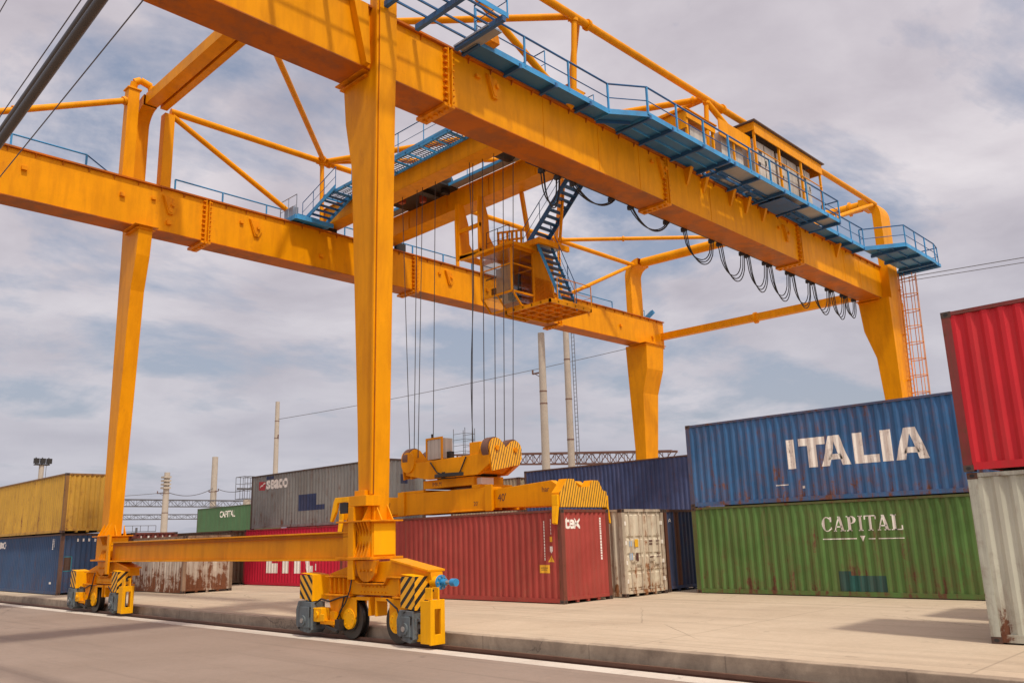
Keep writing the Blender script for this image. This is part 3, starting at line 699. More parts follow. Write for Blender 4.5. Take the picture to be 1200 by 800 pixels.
    br.box(12.66, 12.95, Yp(18.95), Yp(19.55), .05, .14, 0); br.box(12.70, 12.9, Yp(18.75), Yp(18.95), -.10, .18, 2); br.box(12.72, 13.0, Yp(19.0), Yp(19.2), -.02, .36, 0)
    br.tube((12.7, Yp(19.3), .0), (12.7, Yp(18.8), -.1), .05, 8, 2)
    br.build('brake_linkage', [M['orange'], M['orange_worn'], M['dark']], B)
    # travel motors with hoods
    for (y0, y1, sm, left) in ((19.86, 20.46, M['stripe_l'], True), (15.62, 16.14, M['stripe_x'], False)):
        hd = MB(); a, b2 = Yp(y0), Yp(y1); zt_, zb_ = 1.26, (.60 if left else .52)
        tp = .0
        hd.add([(12.60, a, zb_), (12.60, b2, zb_ + .06), (12.60, b2, zt_), (12.60, a, zt_)], [(0, 3, 2, 1)][:1], 1)
        hd.add([(12.60, a, zb_), (13.12, a, zb_ + .02), (13.12, a, zt_), (12.60, a, zt_)], [(0, 1, 2, 3)], 0 if left else 2)
        hd.add([(13.12, a, zb_ + .02), (13.12, b2, zb_ + .06), (13.12, b2, zt_), (13.12, a, zt_)], [(0, 1, 2, 3)], 0)
        hd.add([(12.60, b2, zb_ + .06), (13.12, b2, zb_ + .06), (13.12, b2, zt_), (12.60, b2, zt_)], [(0, 3, 2, 1)], 0)
        hd.add([(12.60, a, zt_), (13.12, a, zt_), (13.12, b2, zt_ + .05), (12.60, b2, zt_ + .05)], [(0, 1, 2, 3)], 0)
        hd.add([(12.60, a, zb_), (13.12, a, zb_ + .02), (13.12, b2, zb_ + .06), (12.60, b2, zb_ + .06)], [(0, 3, 2, 1)], 0)
        ho = hd.build('motor_hood', [M['yellow'], sm, M['stripe_y']], B)
        g = MB(); c0, c1 = a + .04, b2 - .02
        if left:
            c0, c1 = a - .02, b2 - .02
        g.prism([(c0 + .0, zb_ - .02), (c1 + .02, zb_ + .0), (c1 + .12, zb_ - .22), (c1 + .10, -.02), (c1 - .12, -.15), (c0 + .08, -.19), (c0 - .04, -.10)], 'x', 12.56, 12.98, 0)
        g.box(12.52, 12.56, c0 + .05, c1 - .02, -.05, zb_ - .14, 0)
        g.tube((12.48, (c0 + c1) / 2, .12), (12.56, (c0 + c1) / 2, .12), .13, 20, 0); g.tube((12.46, (c0 + c1) / 2, .12), (12.48, (c0 + c1) / 2, .12), .06, 14, 1)
        g.box(12.62, 12.95, c0 - .045, c0 + .02, .0, zb_ - .18, 0); g.box(12.68, 12.80, c0 - .06, c0 - .045, .22, zb_ - .25, 2); g.box(12.70, 12.86, c0 - .06, c0 - .045, .02, .12, 2)
        g.box(12.535, 12.56, c0 + .02, c0 + .10, .22, .40, 2); g.box(12.535, 12.56, c1 - .12, c1 - .04, -.02, .12, 2)
        for yy_ in (c0 + .03, c1 - .05):
            for zz_ in (-.08, zb_ - .16): g.tube((12.54, yy_, zz_), (12.57, yy_, zz_), .03, 8, 2)
        go = g.build('gear_motor', [M['motor'], M['steel'], M['dark']], B, bevel=.012)
        if left:
            k = MB(); k.box(12.62, 12.95, Yp(19.45), Yp(19.86), .10, .44, 0); k.box(12.60, 12.64, Yp(19.30), Yp(19.50), .12, .30, 0); k.tube((12.62, Yp(19.65), .28), (12.58, Yp(19.65), .28), .08, 12, 0)
            k.build('torque_arm', M['yellow'], go, bevel=.01)
    # rail guard at the near end
    gd = MB(); y = Yp(15.12)
    for (xa, xb, za, zb2) in ((12.60, 12.72, -.20, .76), (12.90, 13.02, -.20, .76), (12.72, 12.90, .56, .76), (12.72, 12.90, -.20, .02)): gd.box(xa, xb, y - .06, y, za, zb2)
    gd.box(12.60, 12.66, y, y + .30, -.18, .74); gd.box(12.96, 13.02, y, y + .30, -.18, .74); gd.box(12.70, 12.95, y + .30, y + .55, -.16, .0)
    gd.box(12.66, 12.70, y - .02, y + .2, .76, 1.02); gd.box(12.86, 12.90, y - .02, y + .2, .76, 1.02)
    gd.build('rail_guard', M['yellow'], B, bevel=.008)
    cbl = MB()
    cbl.path([(12.58, Yp(20.1), .62), (12.66, Yp(19.9), .50), (12.74, Yp(19.65), .66), (12.76, Yp(19.3), .60), (12.78, Yp(18.9), .70), (12.76, Yp(18.5), .76)], .022, 6)
    cbl.path([(12.56, Yp(15.9), .50), (12.62, Yp(16.2), .36), (12.74, Yp(16.45), .52), (12.78, Yp(16.9), .72)], .022, 6)
    cbl.path([(12.76, Yp(18.3), 1.22), (12.72, Yp(18.34), .9), (12.78, Yp(18.6), .6), (12.80, Yp(18.9), .35)], .018, 6)
    cbl.build('cable', M['rubber'], B)
    for (ya, yb2, zz_) in ((18.55, 19.5, .82), (16.1, 16.6, .82), (17.1, 18.1, .86), (17.15, 18.05, .99)):
        bo = MB(); n_ = int((yb2 - ya) / .13)
        for i in range(n_ + 1): yq = Yp(ya + (yb2 - ya) * i / max(1, n_)); bo.tube((12.875, yq, zz_), (12.90, yq, zz_), .018, 6)
        bo.build('bolt_row', M['orange_worn'], B)
    MB().tube((12.90, Yp(15.45), .95), (12.90, Yp(15.25), .95), .05, 8).build('limit_switch', M['dark'], B)
    bf = MB(); yb_ = Yp(15.45)
    bf.tube((13.10, yb_ + .10, 1.12), (13.10, yb_ - .16, 1.12), .13, 20, 1); bf.tube((13.10, yb_ - .16, 1.12), (13.10, yb_ - .20, 1.12), .165, 24, 0)
    for i in range(8):
        a = i * math.pi / 4; bf.tube((13.10 + .13 * math.cos(a), yb_ - .20, 1.12 + .13 * math.sin(a)), (13.10 + .13 * math.cos(a), yb_ - .23, 1.12 + .13 * math.sin(a)), .02, 6, 2)
    bf.tube((13.10, yb_ - .22, 1.12), (13.10, yb_ - .36, 1.12), .07, 20, 0); bf.tube((13.10, yb_ - .36, 1.12), (13.10, yb_ - .54, 1.12), .045, 16, 2); bf.tube((13.10, yb_ - .54, 1.12), (13.10, yb_ - .70, 1.12), .085, 20, 0)
    bf.build('buffer', [M['buffer'], M['yellow'], M['steel']], B)
    return B
def copy_tree(o, parent, off=None):
    c = o.copy(); COL.objects.link(c); c.parent = parent
    if off is not None: c.location = Vector(o.location) + Vector(off)
    for ch in [x for x in list(COL.objects) if x.parent == o]: copy_tree(ch, c)
    return c
BG = bogie(17.65)
fb = copy_tree(BG, CR, (0, 17.30, 0)); [bpy.data.objects.remove(x) for x in list(COL.objects) if x.parent == fb and x.name.startswith('buffer')]; copy_tree(BG, CR, (37.9, .3, .3)); copy_tree(BG, CR, (36.7, 17.6, .3))

# upper truss ------------------------------------------------
NY, FY, ZN, ZF = 17.9, 35.15, 21.42, 21.50
def pipe(name, p, q, r, flanges=(), n=14):
    m = MB(); m.tube(p, q, r, n)
    P_, Q_ = Vector(p), Vector(q)
    for k in flanges:
        c = P_.lerp(Q_, k); d = (Q_ - P_).normalized() * .06; m.tube(c - d, c + d, r * 1.45, n)
    return m.build(name, M['orange'], CR)
# portal beams
pb = MB(); pb.box(13.08, 13.62, 18.85, 34.95, 21.20, 21.72, 0); pb.box(13.74, 14.05, 18.85, 34.95, 21.20, 21.72, 0); pb.box(13.622, 13.738, 18.85, 34.95, 21.45, 21.6, 0)
PB = pb.build('portal_beam', OR, CR, bevel=.01)
MB().tube((51.3, 18.85, 21.68), (49.8, 34.7, 21.68), .34, 20).tube((51.24, 19.5, 21.68), (51.22, 19.62, 21.68), .46, 20).build('portal_beam', M['orange'], CR)
tie = MB(); tie.beam((52.0, 19.3, 16.2), (51.6, 34.7, 16.25), .42, .48); tie.tube((51.85, 27.0, 16.22), (51.85, 27.15, 16.22), .40, 16)
tie.build('tie_beam', M['orange'], CR)
# side posts at the left portal
for (ya, yb2, big_) in ((17.62, 18.08, 0), (35.0, 35.45, 0)):
    zb0 = ZT + .07 if ya > 30 else 19.4
    p_ = MB(); p_.box(12.36, 12.84, ya, yb2, zb0, 21.75); p_.box(12.30, 12.90, ya - .06, yb2 + .06, 21.75, 21.82)
    p_.path([(12.6, (ya + yb2) / 2, 21.8), (12.62, (ya + yb2) / 2 - .1, 22.15), (12.85, (ya + yb2) / 2 - .15, 22.3), (13.3, (ya + yb2) / 2 - .2, 22.15), (13.4, (ya + yb2) / 2 - .2, 21.75)], .16, 10)
    p_.build('portal_post', OR, CR, bevel=.01)
    if ya > 30: p_ = MB(); p_.box(14.0, 14.46, ya, yb2, zb0, 21.15); p_.build('portal_post', OR, CR, bevel=.01)
gus = MB(); gus.hexa([(12.72, 17.85, 15.4), (12.86, 17.85, 15.4), (12.86, 18.1, 15.4), (12.72, 18.1, 15.4)], [(12.25, 17.85, 17.3), (12.75, 17.85, 17.3), (12.75, 18.1, 17.3), (12.25, 18.1, 17.3)])
gus.build('gusset', OR, CR)
for (y, z, xr) in ((NY, ZN, 50.9), (FY, ZF, 49.4)):
    pipe('chord_pipe', (14.3, y, z - .15), (xr, y, z), .155, (.24, .51, .74))
    pipe('chord_pipe', (12.4, y, z - .3), (5.5, y - .1, ZT + .55), .13, (.02, .62))
    pipe('brace_pipe', (14.4, y, z - .35), (22.0, y + .1, ZT + .10), .13)
    pipe('brace_pipe', (xr - .6, y, z - .2), (40.9, y + .1, ZT + .10), .13)
    for x in (22.3, 31.6, 40.8):
        pipe('truss_post', (x, y, z - .1), (x, y + (.25 if y < 20 else -.1), ZT + .05), .11, (.04,))
    gp = MB()
    for x in (22.3, 31.6, 40.8): gp.box(x - .35, x + .35, y - .02, y + .02, z - .32, z + .05); gp.box(x - .32, x + .32, y - .32 if y > 20 else y, y if y > 20 else y + .32, z - .05, z + .0)
    gp.build('gusset', M['orange'], CR)
YM = (NY + FY) / 2
pipe('brace_pipe', (22.4, NY, ZN - .05), (14.1, YM, 21.45), .13, (.02,))
pipe('brace_pipe', (22.4, FY, ZF - .05), (14.1, YM, 21.45), .13, (.02,))
pipe('brace_pipe', (40.7, NY, ZN - .05), (50.3, YM, 21.6), .13, (.03,))
pipe('brace_pipe', (40.7, FY, ZF - .05), (50.3, YM, 21.6), .13, (.03, .35))
pipe('brace_pipe', (22.5, NY, ZN - .05), (40.6, FY, ZF - .05), .13)
pipe('brace_pipe', (40.6, NY, ZN - .05), (22.5, FY, ZF - .05), .13)
pipe('brace_pipe', (31.6, NY, ZN - .05), (22.5, FY, ZF - .05), .15, (.03,))
pipe('brace_pipe', (31.6, NY, ZN - .05), (31.6, FY, ZF - .05), .12)
pipe('brace_pipe', (31.6, NY, ZN - .2), (33.1, 17.6, 20.1), .14)

# walkways ---------------------------------------------------
def railing(pts, h, par, mats, step=1.8, r=.022, mids=(.5,), toe=.12, post=.035, name='railing'):
    m = MB()
    for si, (a, b2) in enumerate(zip(pts, pts[1:])):
        A, B = Vector(a), Vector(b2); L = (B - A).length; n = max(1, round(L / step)); up = Vector((0, 0, h))
        m.tube(A + up, B + up, r * 1.25, 8, 0)
        for k in mids: m.tube(A + up * k, B + up * k, r * .7, 6, 0)
        if toe: m.beam(A + Vector((0, 0, toe / 2)), B + Vector((0, 0, toe / 2)), .012, toe, 1)
        for i in range(1 if si else 0, n + 1):
            c = A.lerp(B, i / n); pw = post * random.uniform(.9, 1.1); m.beam(c, c + up * random.uniform(.985, 1.0), pw, pw, 1)
    return m.build(name, mats, par)
RB = [M['blue_dark'], M['blue']]
W1 = CR
def deck(name, x0, x1, y0, y1, z, beams, par=CR, plate=None, under=True, edge=True):
    d = MB(); d.box(x0, x1, y0, y1, z, z + .012, 2)
    if edge:
        d.box(x0, x1, y0 - .02, y0, z - .10, z + .10, 1); d.box(x0, x1, y1, y1 + .02, z - .08, z + .03, 0)
        d.box(x0 - .02, x0, y0, y1, z - .10, z + .03, 1); d.box(x1, x1 + .02, y0, y1, z - .10, z + .03, 1)
    for x in beams: d.box(x - .05, x + .05, y0 - .05, y1 + .02, z - .17, z - .001, 0)
    w = y1 - y0
    if w > 1:
        for k in (.33, .66): d.box(x0, x1, y0 + w * k - .02, y0 + w * k + .02, z - .06, z - .001, 1)
    return d.build(name, [M['blue_dark'], M['blue'], plate or M['blue']], par)
ZW = ZT + .12
deckblue = plain('deck_underside_blue', (.04, .19, .40), .45, .2, .3, 1)
wk = deck('walkway', 16.5, 23.3, 17.28, 18.0, ZW, [16.6, 18.5, 20.3, 22.2], plate=deckblue)
railing([(16.5, 17.28, ZW), (23.3, 17.28, ZW)], 1.15, wk, RB, 2.3, r=.03, post=.06)
YO = 16.42
wk = MB()
wk.add([(23.3, 17.28, ZW), (24.6, YO, ZW), (24.6, 18.0, ZW), (23.3, 18.0, ZW)], [(0, 1, 2, 3)], 0)
wk.add([(23.3, 17.28, ZW - .012), (24.6, YO, ZW - .012), (24.6, 18.0, ZW - .012), (23.3, 18.0, ZW - .012)], [(3, 2, 1, 0)], 0)
wk.beam((23.3, 17.28, ZW), (24.6, YO, ZW), .03, .18, 1); wk.beam((23.4, 18.0, ZW - .09), (24.5, 17.2, ZW - .09), .06, .12, 2)
wk = wk.build('walkway', [deckblue, M['blue'], M['blue_dark']], CR)
railing([(23.3, 17.28, ZW), (24.6, YO, ZW)], 1.15, wk, RB, 3, r=.03, post=.06)
wk = deck('walkway', 24.62, 30.5, YO, 18.0, ZW, [24.7, 26.2, 28.4, 30.4], plate=deckblue)
railing([(24.6, YO, ZW), (30.5, YO, ZW)], 1.15, wk, RB, 2.0, r=.03, post=.07)
wk = deck('walkway', 30.52, 41.5, YO, 17.25, ZW, [30.9, 33.0, 35.4, 37.8, 40.0, 41.4], plate=M['galv'])
railing([(30.5, YO, ZW), (41.5, YO, ZW), (41.5, 17.3, ZW)], 1.15, wk, RB, 1.9, r=.03, post=.07)
ub = MB()
for x in (30.9, 33.0, 35.4, 37.8, 40.0, 41.4): ub.box(x - .05, x + .05, 17.30, 18.12, ZW - .2, ZW - .06)
for y in (17.45, 17.85): ub.box(30.6, 41.4, y - .03, y + .03, ZW - .14, ZW - .02)
for x in (31.2, 33.3, 34.3, 36.0, 38.4, 39.3): ub.box(x, x + .7, 17.32, 17.8, ZW - .05, ZW - .03)
ub.box(35.6, 37.4, 16.6, 17.9, ZW - .24, ZW - .205); ub.box(39.9, 41.3, 17.3, 18.0, ZW - .16, ZW - .1)
ub.build('support_frame', M['blue_dark'], CR)
wk = deck('walkway', 41.52, 46.7, 17.3, 18.0, ZW, [43.2, 45.0, 46.6], plate=deckblue)
railing([(41.5, 17.3, ZW), (46.7, 17.3, ZW)], 1.15, wk, RB, 1.7, r=.03, post=.06)
wk = MB()
pp = [(46.7, 17.5), (47.9, 15.45), (52.7, 15.45), (52.7, 17.5)]
wk.prism(pp, 'z', ZW - .02, ZW + .0, 0)
for a, b2 in zip(pp, pp[1:]): wk.beam((*a, ZW - .03), (*b2, ZW - .03), .03, .17, 1)
for x in (48.2, 50.2, 52.4): wk.box(x - .06, x + .06, 15.5, 17.55, ZW - .2, ZW - .03, 2)
for y in (16.2, 16.9): wk.box(47.6, 52.6, y - .03, y + .03, ZW - .1, ZW - .03, 2)
wk = wk.build('walkway', [deckblue, M['blue'], M['blue_dark']], CR)
railing([(46.7, 17.5, ZW), (47.9, 15.45, ZW), (52.7, 15.45, ZW), (53.7, 15.6, ZW), (53.7, 18.4, ZW)], 1.15, wk, RB, 1.6, r=.03, post=.06)
deck('walkway', 52.75, 53.7, 15.5, 18.6, ZW - .02, [53.2], plate=deckblue)
# open grating round the near left leg
og = MB(); z = ZW + .02
for y in (15.9, 16.4, 16.9, 17.4): og.box(9.5, 16.4, y - .025, y + .025, z - .03, z + .03, 0)
for x in (9.6, 11.4, 13.2, 14.6, 16.2): og.box(x - .07, x + .07, 15.7, 17.9, z - .22, z - .035, 0)
og.box(9.5, 16.4, 15.70, 15.72, z - .05, z + .12, 1)
og.beam((16.25, 17.3, z - .1), (16.25, 15.8, z - 1.2 + 1.1), .1, .12, 0)
og.box(16.1, 16.7, 16.3, 17.9, z - .12, z - .06, 2)
go = og.build('walkway', [M['blue_dark'], M['blue'], M['galv']], CR)
railing([(9.5, 15.75, z), (16.4, 15.75, z), (16.4, 17.2, z)], 1.15, go, RB, 1.7)
lamp = MB(); lamp.hexa([(16.6, 17.0, z + .05), (17.3, 17.0, z + .05), (17.3, 17.4, z + .0), (16.6, 17.4, z + .0)], [(16.65, 17.0, z + .35), (17.25, 17.0, z + .35), (17.25, 17.35, z + .3), (16.65, 17.35, z + .3)], 0); lamp.tube((16.5, 17.2, z + .05), (16.5, 17.2, z + .45), .03, 6, 1)
lamp.build('floodlight', [M['orange_worn'], M['galv']], CR)
# far girder walkway and railing
fw = MB(); fw.box(2.6, 11.4, 35.8, 36.5, ZW - .03, ZW, 0); fw.box(15.2, 47.9, 35.8, 36.5, ZW - .03, ZW, 0)
fo = fw.build('walkway', M['blue_dark'], CR)
RT = [M['blue'], M['blue']]
railing([(2.6, 36.3, ZW), (11.3, 36.3, ZW)], 1.22, fo, RT, 2.6, toe=0, r=.03, mids=(), post=.07); MB().tube((11.3, 36.3, ZW + 1.22), (13.3, 36.3, ZW + .1), .03, 6).build('handrail', M['blue_dark'], fo)
railing([(15.2, 36.3, ZW), (47.9, 36.3, ZW)], 1.22, fo, RT, 2.4, toe=0, r=.03, mids=(), post=.06)
railing([(50.6, 36.3, ZW), (51.9, 36.3, ZW)], 1.22, fo, RT, 1.3, toe=0, r=.03, mids=())
fl2 = MB(); fl2.beam((50.3, 35.2, ZW), (51.0, 34.9, ZW + .7), .3, .3); fl2.build('floodlight', M['blue'], CR)
# electrical house on the walkway
eh = MB(); z0_ = ZW + .02
for x in (34.1, 36.5, 38.8, 41.0):
    for y in (17.0, 18.4): eh.box(x - .05, x + .05, y - .05, y + .05, z0_, z0_ + 3.1, 0)
eh.box(34.0, 41.1, 16.9, 16.95, z0_ + 2.65, z0_ + 3.2, 0); eh.box(34.0, 41.1, 18.45, 18.5, z0_ + 2.65, z0_ + 3.2, 0); eh.box(33.98, 34.0, 16.9, 18.5, z0_ + 2.8, z0_ + 3.2, 0); eh.box(41.1, 41.13, 16.9, 18.5, z0_ + 2.65, z0_ + 3.2, 0)
for z in (1.05, 1.9): eh.tube((34.1, 16.95, z0_ + z), (41.0, 16.95, z0_ + z), .03, 6, 0)
eh.box(31.2, 34.0, 17.15, 17.2, z0_ + 1.7, z0_ + 2.5, 0)
for x in (32.5, 33.8): eh.box(x - .04, x + .04, 17.2, 17.28, z0_, z0_ + 2.5, 0)
EH = eh.build('electrical_house', OR, CR)
MB().box(33.85, 41.25, 16.78, 18.65, z0_ + 3.22, z0_ + 3.27).build('roof', M['roofdark'], EH)
for (a, b2) in ((34.3, 36.4), (36.6, 38.7), (38.9, 40.2)):
    cb = MB(); cb.box(a, b2, 17.2, 18.3, z0_, z0_ + 2.55, 0); cb.box((a + b2) / 2 - .012, (a + b2) / 2 + .012, 17.185, 17.199, z0_ + .1, z0_ + 2.5, 1)
    cb.box(a + .5, a + .8, 17.18, 17.199, z0_ + 1.9, z0_ + 2.15, 1); cb.box(a + 1.12, a + 1.17, 17.17, 17.199, z0_ + 1.5, z0_ + 1.75, 1); cb.box(a + .3, a + .6, 17.19, 17.199, z0_ + 1.3, z0_ + 1.5, 1)
    cb.build('cabinet', [M['cabinet'], M['dark']], EH)
MB().box(31.7, 33.6, 17.4, 18.2, z0_, z0_ + 2.1).build('cabinet', M['cabinet'], EH)
sh = MB(); z1_ = z0_
for x in (28.9, 31.0):
    for y in (17.4, 18.4): sh.box(x - .05, x + .05, y - .05, y + .05, z1_, z1_ + 2.0, 0)
sh.box(28.8, 31.1, 17.3, 17.36, z1_ + 1.75, z1_ + 2.1, 0); sh.box(28.8, 28.86, 17.36, 18.5, z1_ + 1.3, z1_ + 2.1, 0); sh.box(28.7, 31.19, 17.25, 18.6, z1_ + 2.11, z1_ + 2.16, 1)
SH = sh.build('winch_shelter', OR, CR)
MB().box(29.3, 30.6, 17.5, 18.3, z1_, z1_ + 1.6).build('cabinet', M['cabinet'], SH)
# caged ladder outside the near right leg
la = MB(); y = 17.42
LX = lambda z: 51.15 + (z - 1) * .06
for dx in (-.25, .25): la.tube((LX(1) + dx, y, 1.0), (LX(17.0) + dx, y, 17.0), .035, 6)
for i in range(52):
    z = 1.2 + i * .3; la.tube((LX(z) - .25, y, z), (LX(z) + .25, y, z), .018, 5)
nb = [(-.3, 0), (-.42, -.38), (-.26, -.78), (0, -.92), (.26, -.78), (.42, -.38), (.3, 0)]
for i in range(15):
    z = 2.6 + i * 1.0; la.path([(LX(z) + a, y + b2, z) for a, b2 in nb], .026, 5)
for a, b2 in nb[1:-1]: la.tube((LX(2.6) + a, y + b2, 2.6), (LX(16.9) + a, y + b2, 16.9), .022, 5)
for i in range(6): z = 2 + i * 2.8; la.box(LX(z) - .03, LX(z) + .03, y, 17.75, z, z + .06)
la.build('ladder', paint('ladder_orange', (.75, .26, .01), rust=.15), CR)
# festoon cables under the near girder
LOOPS = [(21.8, 22.7, 1.5), (23.6, 26.0, .55), (27.3, 29.9, .75), (31.3, 33.6, 1.5), (34.3, 36.4, 1.75), (36.9, 38.7, 1.85), (39.2, 41.2, 1.9), (41.7, 43.6, 1.85), (44.1, 46.0, 1.8), (46.5, 48.0, 1.7), (48.4, 49.6, 1.3)]
for i, (a, b2, sag0) in enumerate(LOOPS):
    for j in range(3):
        f = MB(); sag = .9 * sag0 * (1 - .10 * j); yy = 19.30 + .08 * j; pts = []; o_ = random.uniform(-.05, .05)
        for k in range(15):
            u = k / 14; x = a + o_ + (b2 - a) * u; pts.append((x, yy, ZB - .1 - sag * (4 * u * (1 - u)) ** (.5 if sag0 > 1 else .9)))
        f.path(pts, .026, 6); f.build('festoon_cable', M['rubber'], CR)
xs = [a for l in LOOPS for a in l[:2]]
fs = MB(); fs.box(21.0, 50.0, 19.42, 19.50, ZB + .06, ZB + .12)
for x in xs: fs.box(x - .07, x + .07, 19.30, 19.56, ZB - .12, ZB + .059)
fs.build('festoon_rail', M['dark'], CR)

# ------------------------------------------------------------------ trolley with cab
TR = thing('crane_trolley', 'orange trolley bridging the two girders, with a glazed cab and blue stairs', 'crane trolley', (24.7, 26.7, ZT + .2))
b_ = MB(); b_.box(22.45, 23.30, 18.4, 35.3, 17.82, 18.70, 0); b_.box(22.35, 23.4, 18.4, 35.3, 18.703, 18.74, 0); b_.build('beam', OR, TR, bevel=.01)
b_ = MB(); b_.box(25.95, 26.95, 18.4, 35.3, 17.82, 18.75, 0); b_.box(25.85, 27.05, 18.4, 35.3, 18.753, 18.79, 0)
for y in (20.5, 23.5, 26.5, 29.5, 32.5): b_.box(25.90, 25.95, y, y + .04, 17.85, 18.7, 0)
b_.build('beam', OR, TR, bevel=.01)
for y in (18.67, 35.15):
    for x in (21.9, 22.9, 26.4, 27.4):
        w = MB(); w.tube((x, y - .06, 17.76), (x, y + .06, 17.76), .22, 20); w.box(x - .3, x + .3, y - .14, y - .07, 17.60, 18.05); w.box(x - .3, x + .3, y + .07, y + .14, 17.60, 18.05); w.build('wheel', M['dark'], TR)
WM = [M['dark'], plain('winch_red', (.35, .06, .03), .5)]
wn = MB(); wn.box(23.35, 25.9, 28.6, 32.4, 18.75, 18.85, 0).box(25.2, 25.6, 28.9, 29.1, 18.5, 18.75, 0).box(24.3, 24.55, 31.0, 31.3, 18.4, 18.75, 1).box(25.0, 25.2, 30.2, 30.5, 18.4, 18.75, 1).box(23.6, 25.6, 29.6, 30.0, 18.55, 18.75, 0)
for y in (29.3, 31.5): wn.tube((23.6, y, 19.2), (25.8, y, 19.2), .45, 20, 0)
wn.build('winch', WM, TR)
MB().tube((24.1, 24.5, 19.0), (25.4, 24.5, 19.0), .4, 20, 0).build('winch_drum', WM, TR)
wn = MB().box(23.35, 25.9, 21.2, 22.6, 18.4, 18.7, 0); wn.box(25.5, 25.9, 21.2, 21.6, 17.7, 18.4, 0); wn.build('machinery_tray', WM, TR)
# trolley walkways (grating on blue frames)
def grating(x0, x1, y0, y1, z, par):
    d = MB(); n = int((y1 - y0) / .9)
    d.box(x0, x0 + .06, y0, y1, z - .12, z + .02, 1); d.box(x1 - .06, x1, y0, y1, z - .12, z + .02, 1)
    for i in range(n + 1):
        y = y0 + (y1 - y0) * i / n; d.box(x0, x1, y - .03, y + .03, z - .10, z - .02, 1)
    for i in range(int((y1 - y0) / .16)):
        y = y0 + i * .16; d.box(x0 + .06, x1 - .06, y, y + .05, z, z + .02, 0)
    k = x0 + .2
    while k < x1: d.box(k, k + .03, y0, y1, z - .02, z - .001, 0); k += .3
    return d.build('walkway', [M['grate'], M['blue']], par)
gw = grating(21.30, 22.34, 18.6, 33.4, 18.66, TR); railing([(21.30, 18.6, 18.66), (21.30, 31.0, 18.66)], 1.1, gw, RB, 1.9, r=.018, post=.03)
gw = MB(); gw.box(25.30, 25.84, 19.5, 34.5, 18.80, 18.84, 0); gw.box(25.26, 25.30, 19.5, 34.5, 18.76, 18.90, 1)
gw = gw.build('walkway', [M['galv'], M['blue']], TR); railing([(25.3, 19.5, 18.84), (25.3, 28.4, 18.84)], 1.0, gw, RB, 1.1, toe=0, r=.016, post=.028); railing([(25.3, 32.0, 18.84), (25.3, 34.5, 18.84)], 1.0, gw, RB, 1.1, toe=0, r=.016, post=.028)
def stairs(p, q, wx, mats, par, n, depth=.22, side=.20, rail=None):
    """flight from low p to high q (points of the near stringer), treads reach wx along +X"""
    p, q = Vector(p), Vector(q); s = MB(); w = Vector((wx, 0, 0)); d = (q - p)
    for o in (Vector((0, 0, 0)), w): s.beam(p + o, q + o, .05, side, 0, up=(1, 0, 0)) if False else s.hexa(
        [p + o + Vector((-.025, 0, -side)), p + o + Vector((.025, 0, -side)), q + o + Vector((.025, 0, -side)), q + o + Vector((-.025, 0, -side))],
        [p + o + Vector((-.025, 0, side * .6)), p + o + Vector((.025, 0, side * .6)), q + o + Vector((.025, 0, side * .6)), q + o + Vector((-.025, 0, side * .6))], 0)
    for i in range(1, n):
        c = p + d * (i / n); s.box(c.x + .03, c.x + wx - .03, c.y - depth / 2, c.y + depth / 2, c.z - .03, c.z + .0, 1)
    o = s.build('stairs', mats, par)
    if rail:
        r_ = MB()
        for k in rail:
            up = Vector((k, 0, 1.0)); r_.tube(p + up, q + up, .02, 6); r_.tube(p + Vector((k, 0, .5)), q + Vector((k, 0, .5)), .012, 6)
            for u in (0, .33, .66, 1): c = p + d * u; r_.tube(c + Vector((k, 0, 0)), c + up, .018, 6)
        r_.build('handrail', M['blue_dark'], o)
    return o
# stairs at the far end of the trolley walkway
stairs((20.9, 34.6, 17.55), (21.2, 32.2, 18.75), 1.15, [M['blue'], M['blue_dark']], TR, 8, .22, .14, rail=(0,))
ep = MB(); ep.box(20.2, 22.3, 34.0, 35.5, 17.50, 17.53, 0); ep.box(20.15, 20.2, 34.0, 35.5, 17.38, 17.60, 0); ep.box(20.2, 22.3, 33.96, 34.0, 17.38, 17.6, 0); ep.box(20.3, 20.6, 34.5, 35.3, 17.53, 18.2, 1)
ep = ep.build('platform', [M['blue'], M['galv']], TR); railing([(20.2, 34.0, 17.53), (20.2, 35.5, 17.53)], 1.1, ep, [M['galv'], M['galv']], 1, toe=0, r=.018, post=.03)

# cab
CB = MB()
x0, x1, xw, y0, y1, z0, z1 = 25.0, 26.35, 27.75, 24.25, 26.15, 12.42, 14.42
fr = CB
def bar(a, b2, w=.08): fr.beam(a, b2, w, w, 0)
c8 = [(x0, y0), (x1, y0), (x1, y1), (x0, y1)]
for (x, y) in c8: bar((x, y, z0), (x, y, z1), .09)
for i in range(4):
    a, b2 = c8[i], c8[(i + 1) % 4]
    bar((*a, z1), (*b2, z1), .09); bar((*a, 13.68), (*b2, 13.68), .05)
bar((x0, y0, z0), (x0, y1, z0), .08); bar((x0, y0, z0), (x1, y0, z0), .08)
# slanted bottom glazing frame
by = 11.85
bar((x0, y0, z0), (x0 + .55, y0, by), .07); bar((x0, y1, z0), (x0 + .55, y1, by), .07); bar((x0 + .55, y0, by), (x0 + .55, y1, by), .08); bar((x0, (y0 + y1) / 2, z0), (x0 + .55, (y0 + y1) / 2, by), .05); bar((x0 + .55, y0, by), (x1, y0, by), .08); bar((x1, y0, by), (x1, y0, z0), .08)
fr.prism([(x0 - .25, z1 + .05), (x1 + .1, z1 + .05), (x1 + .1, z1 + .30), (x0 - .25, z1 + .16)], 'y', y0 - .22, y1 + .1, 0)
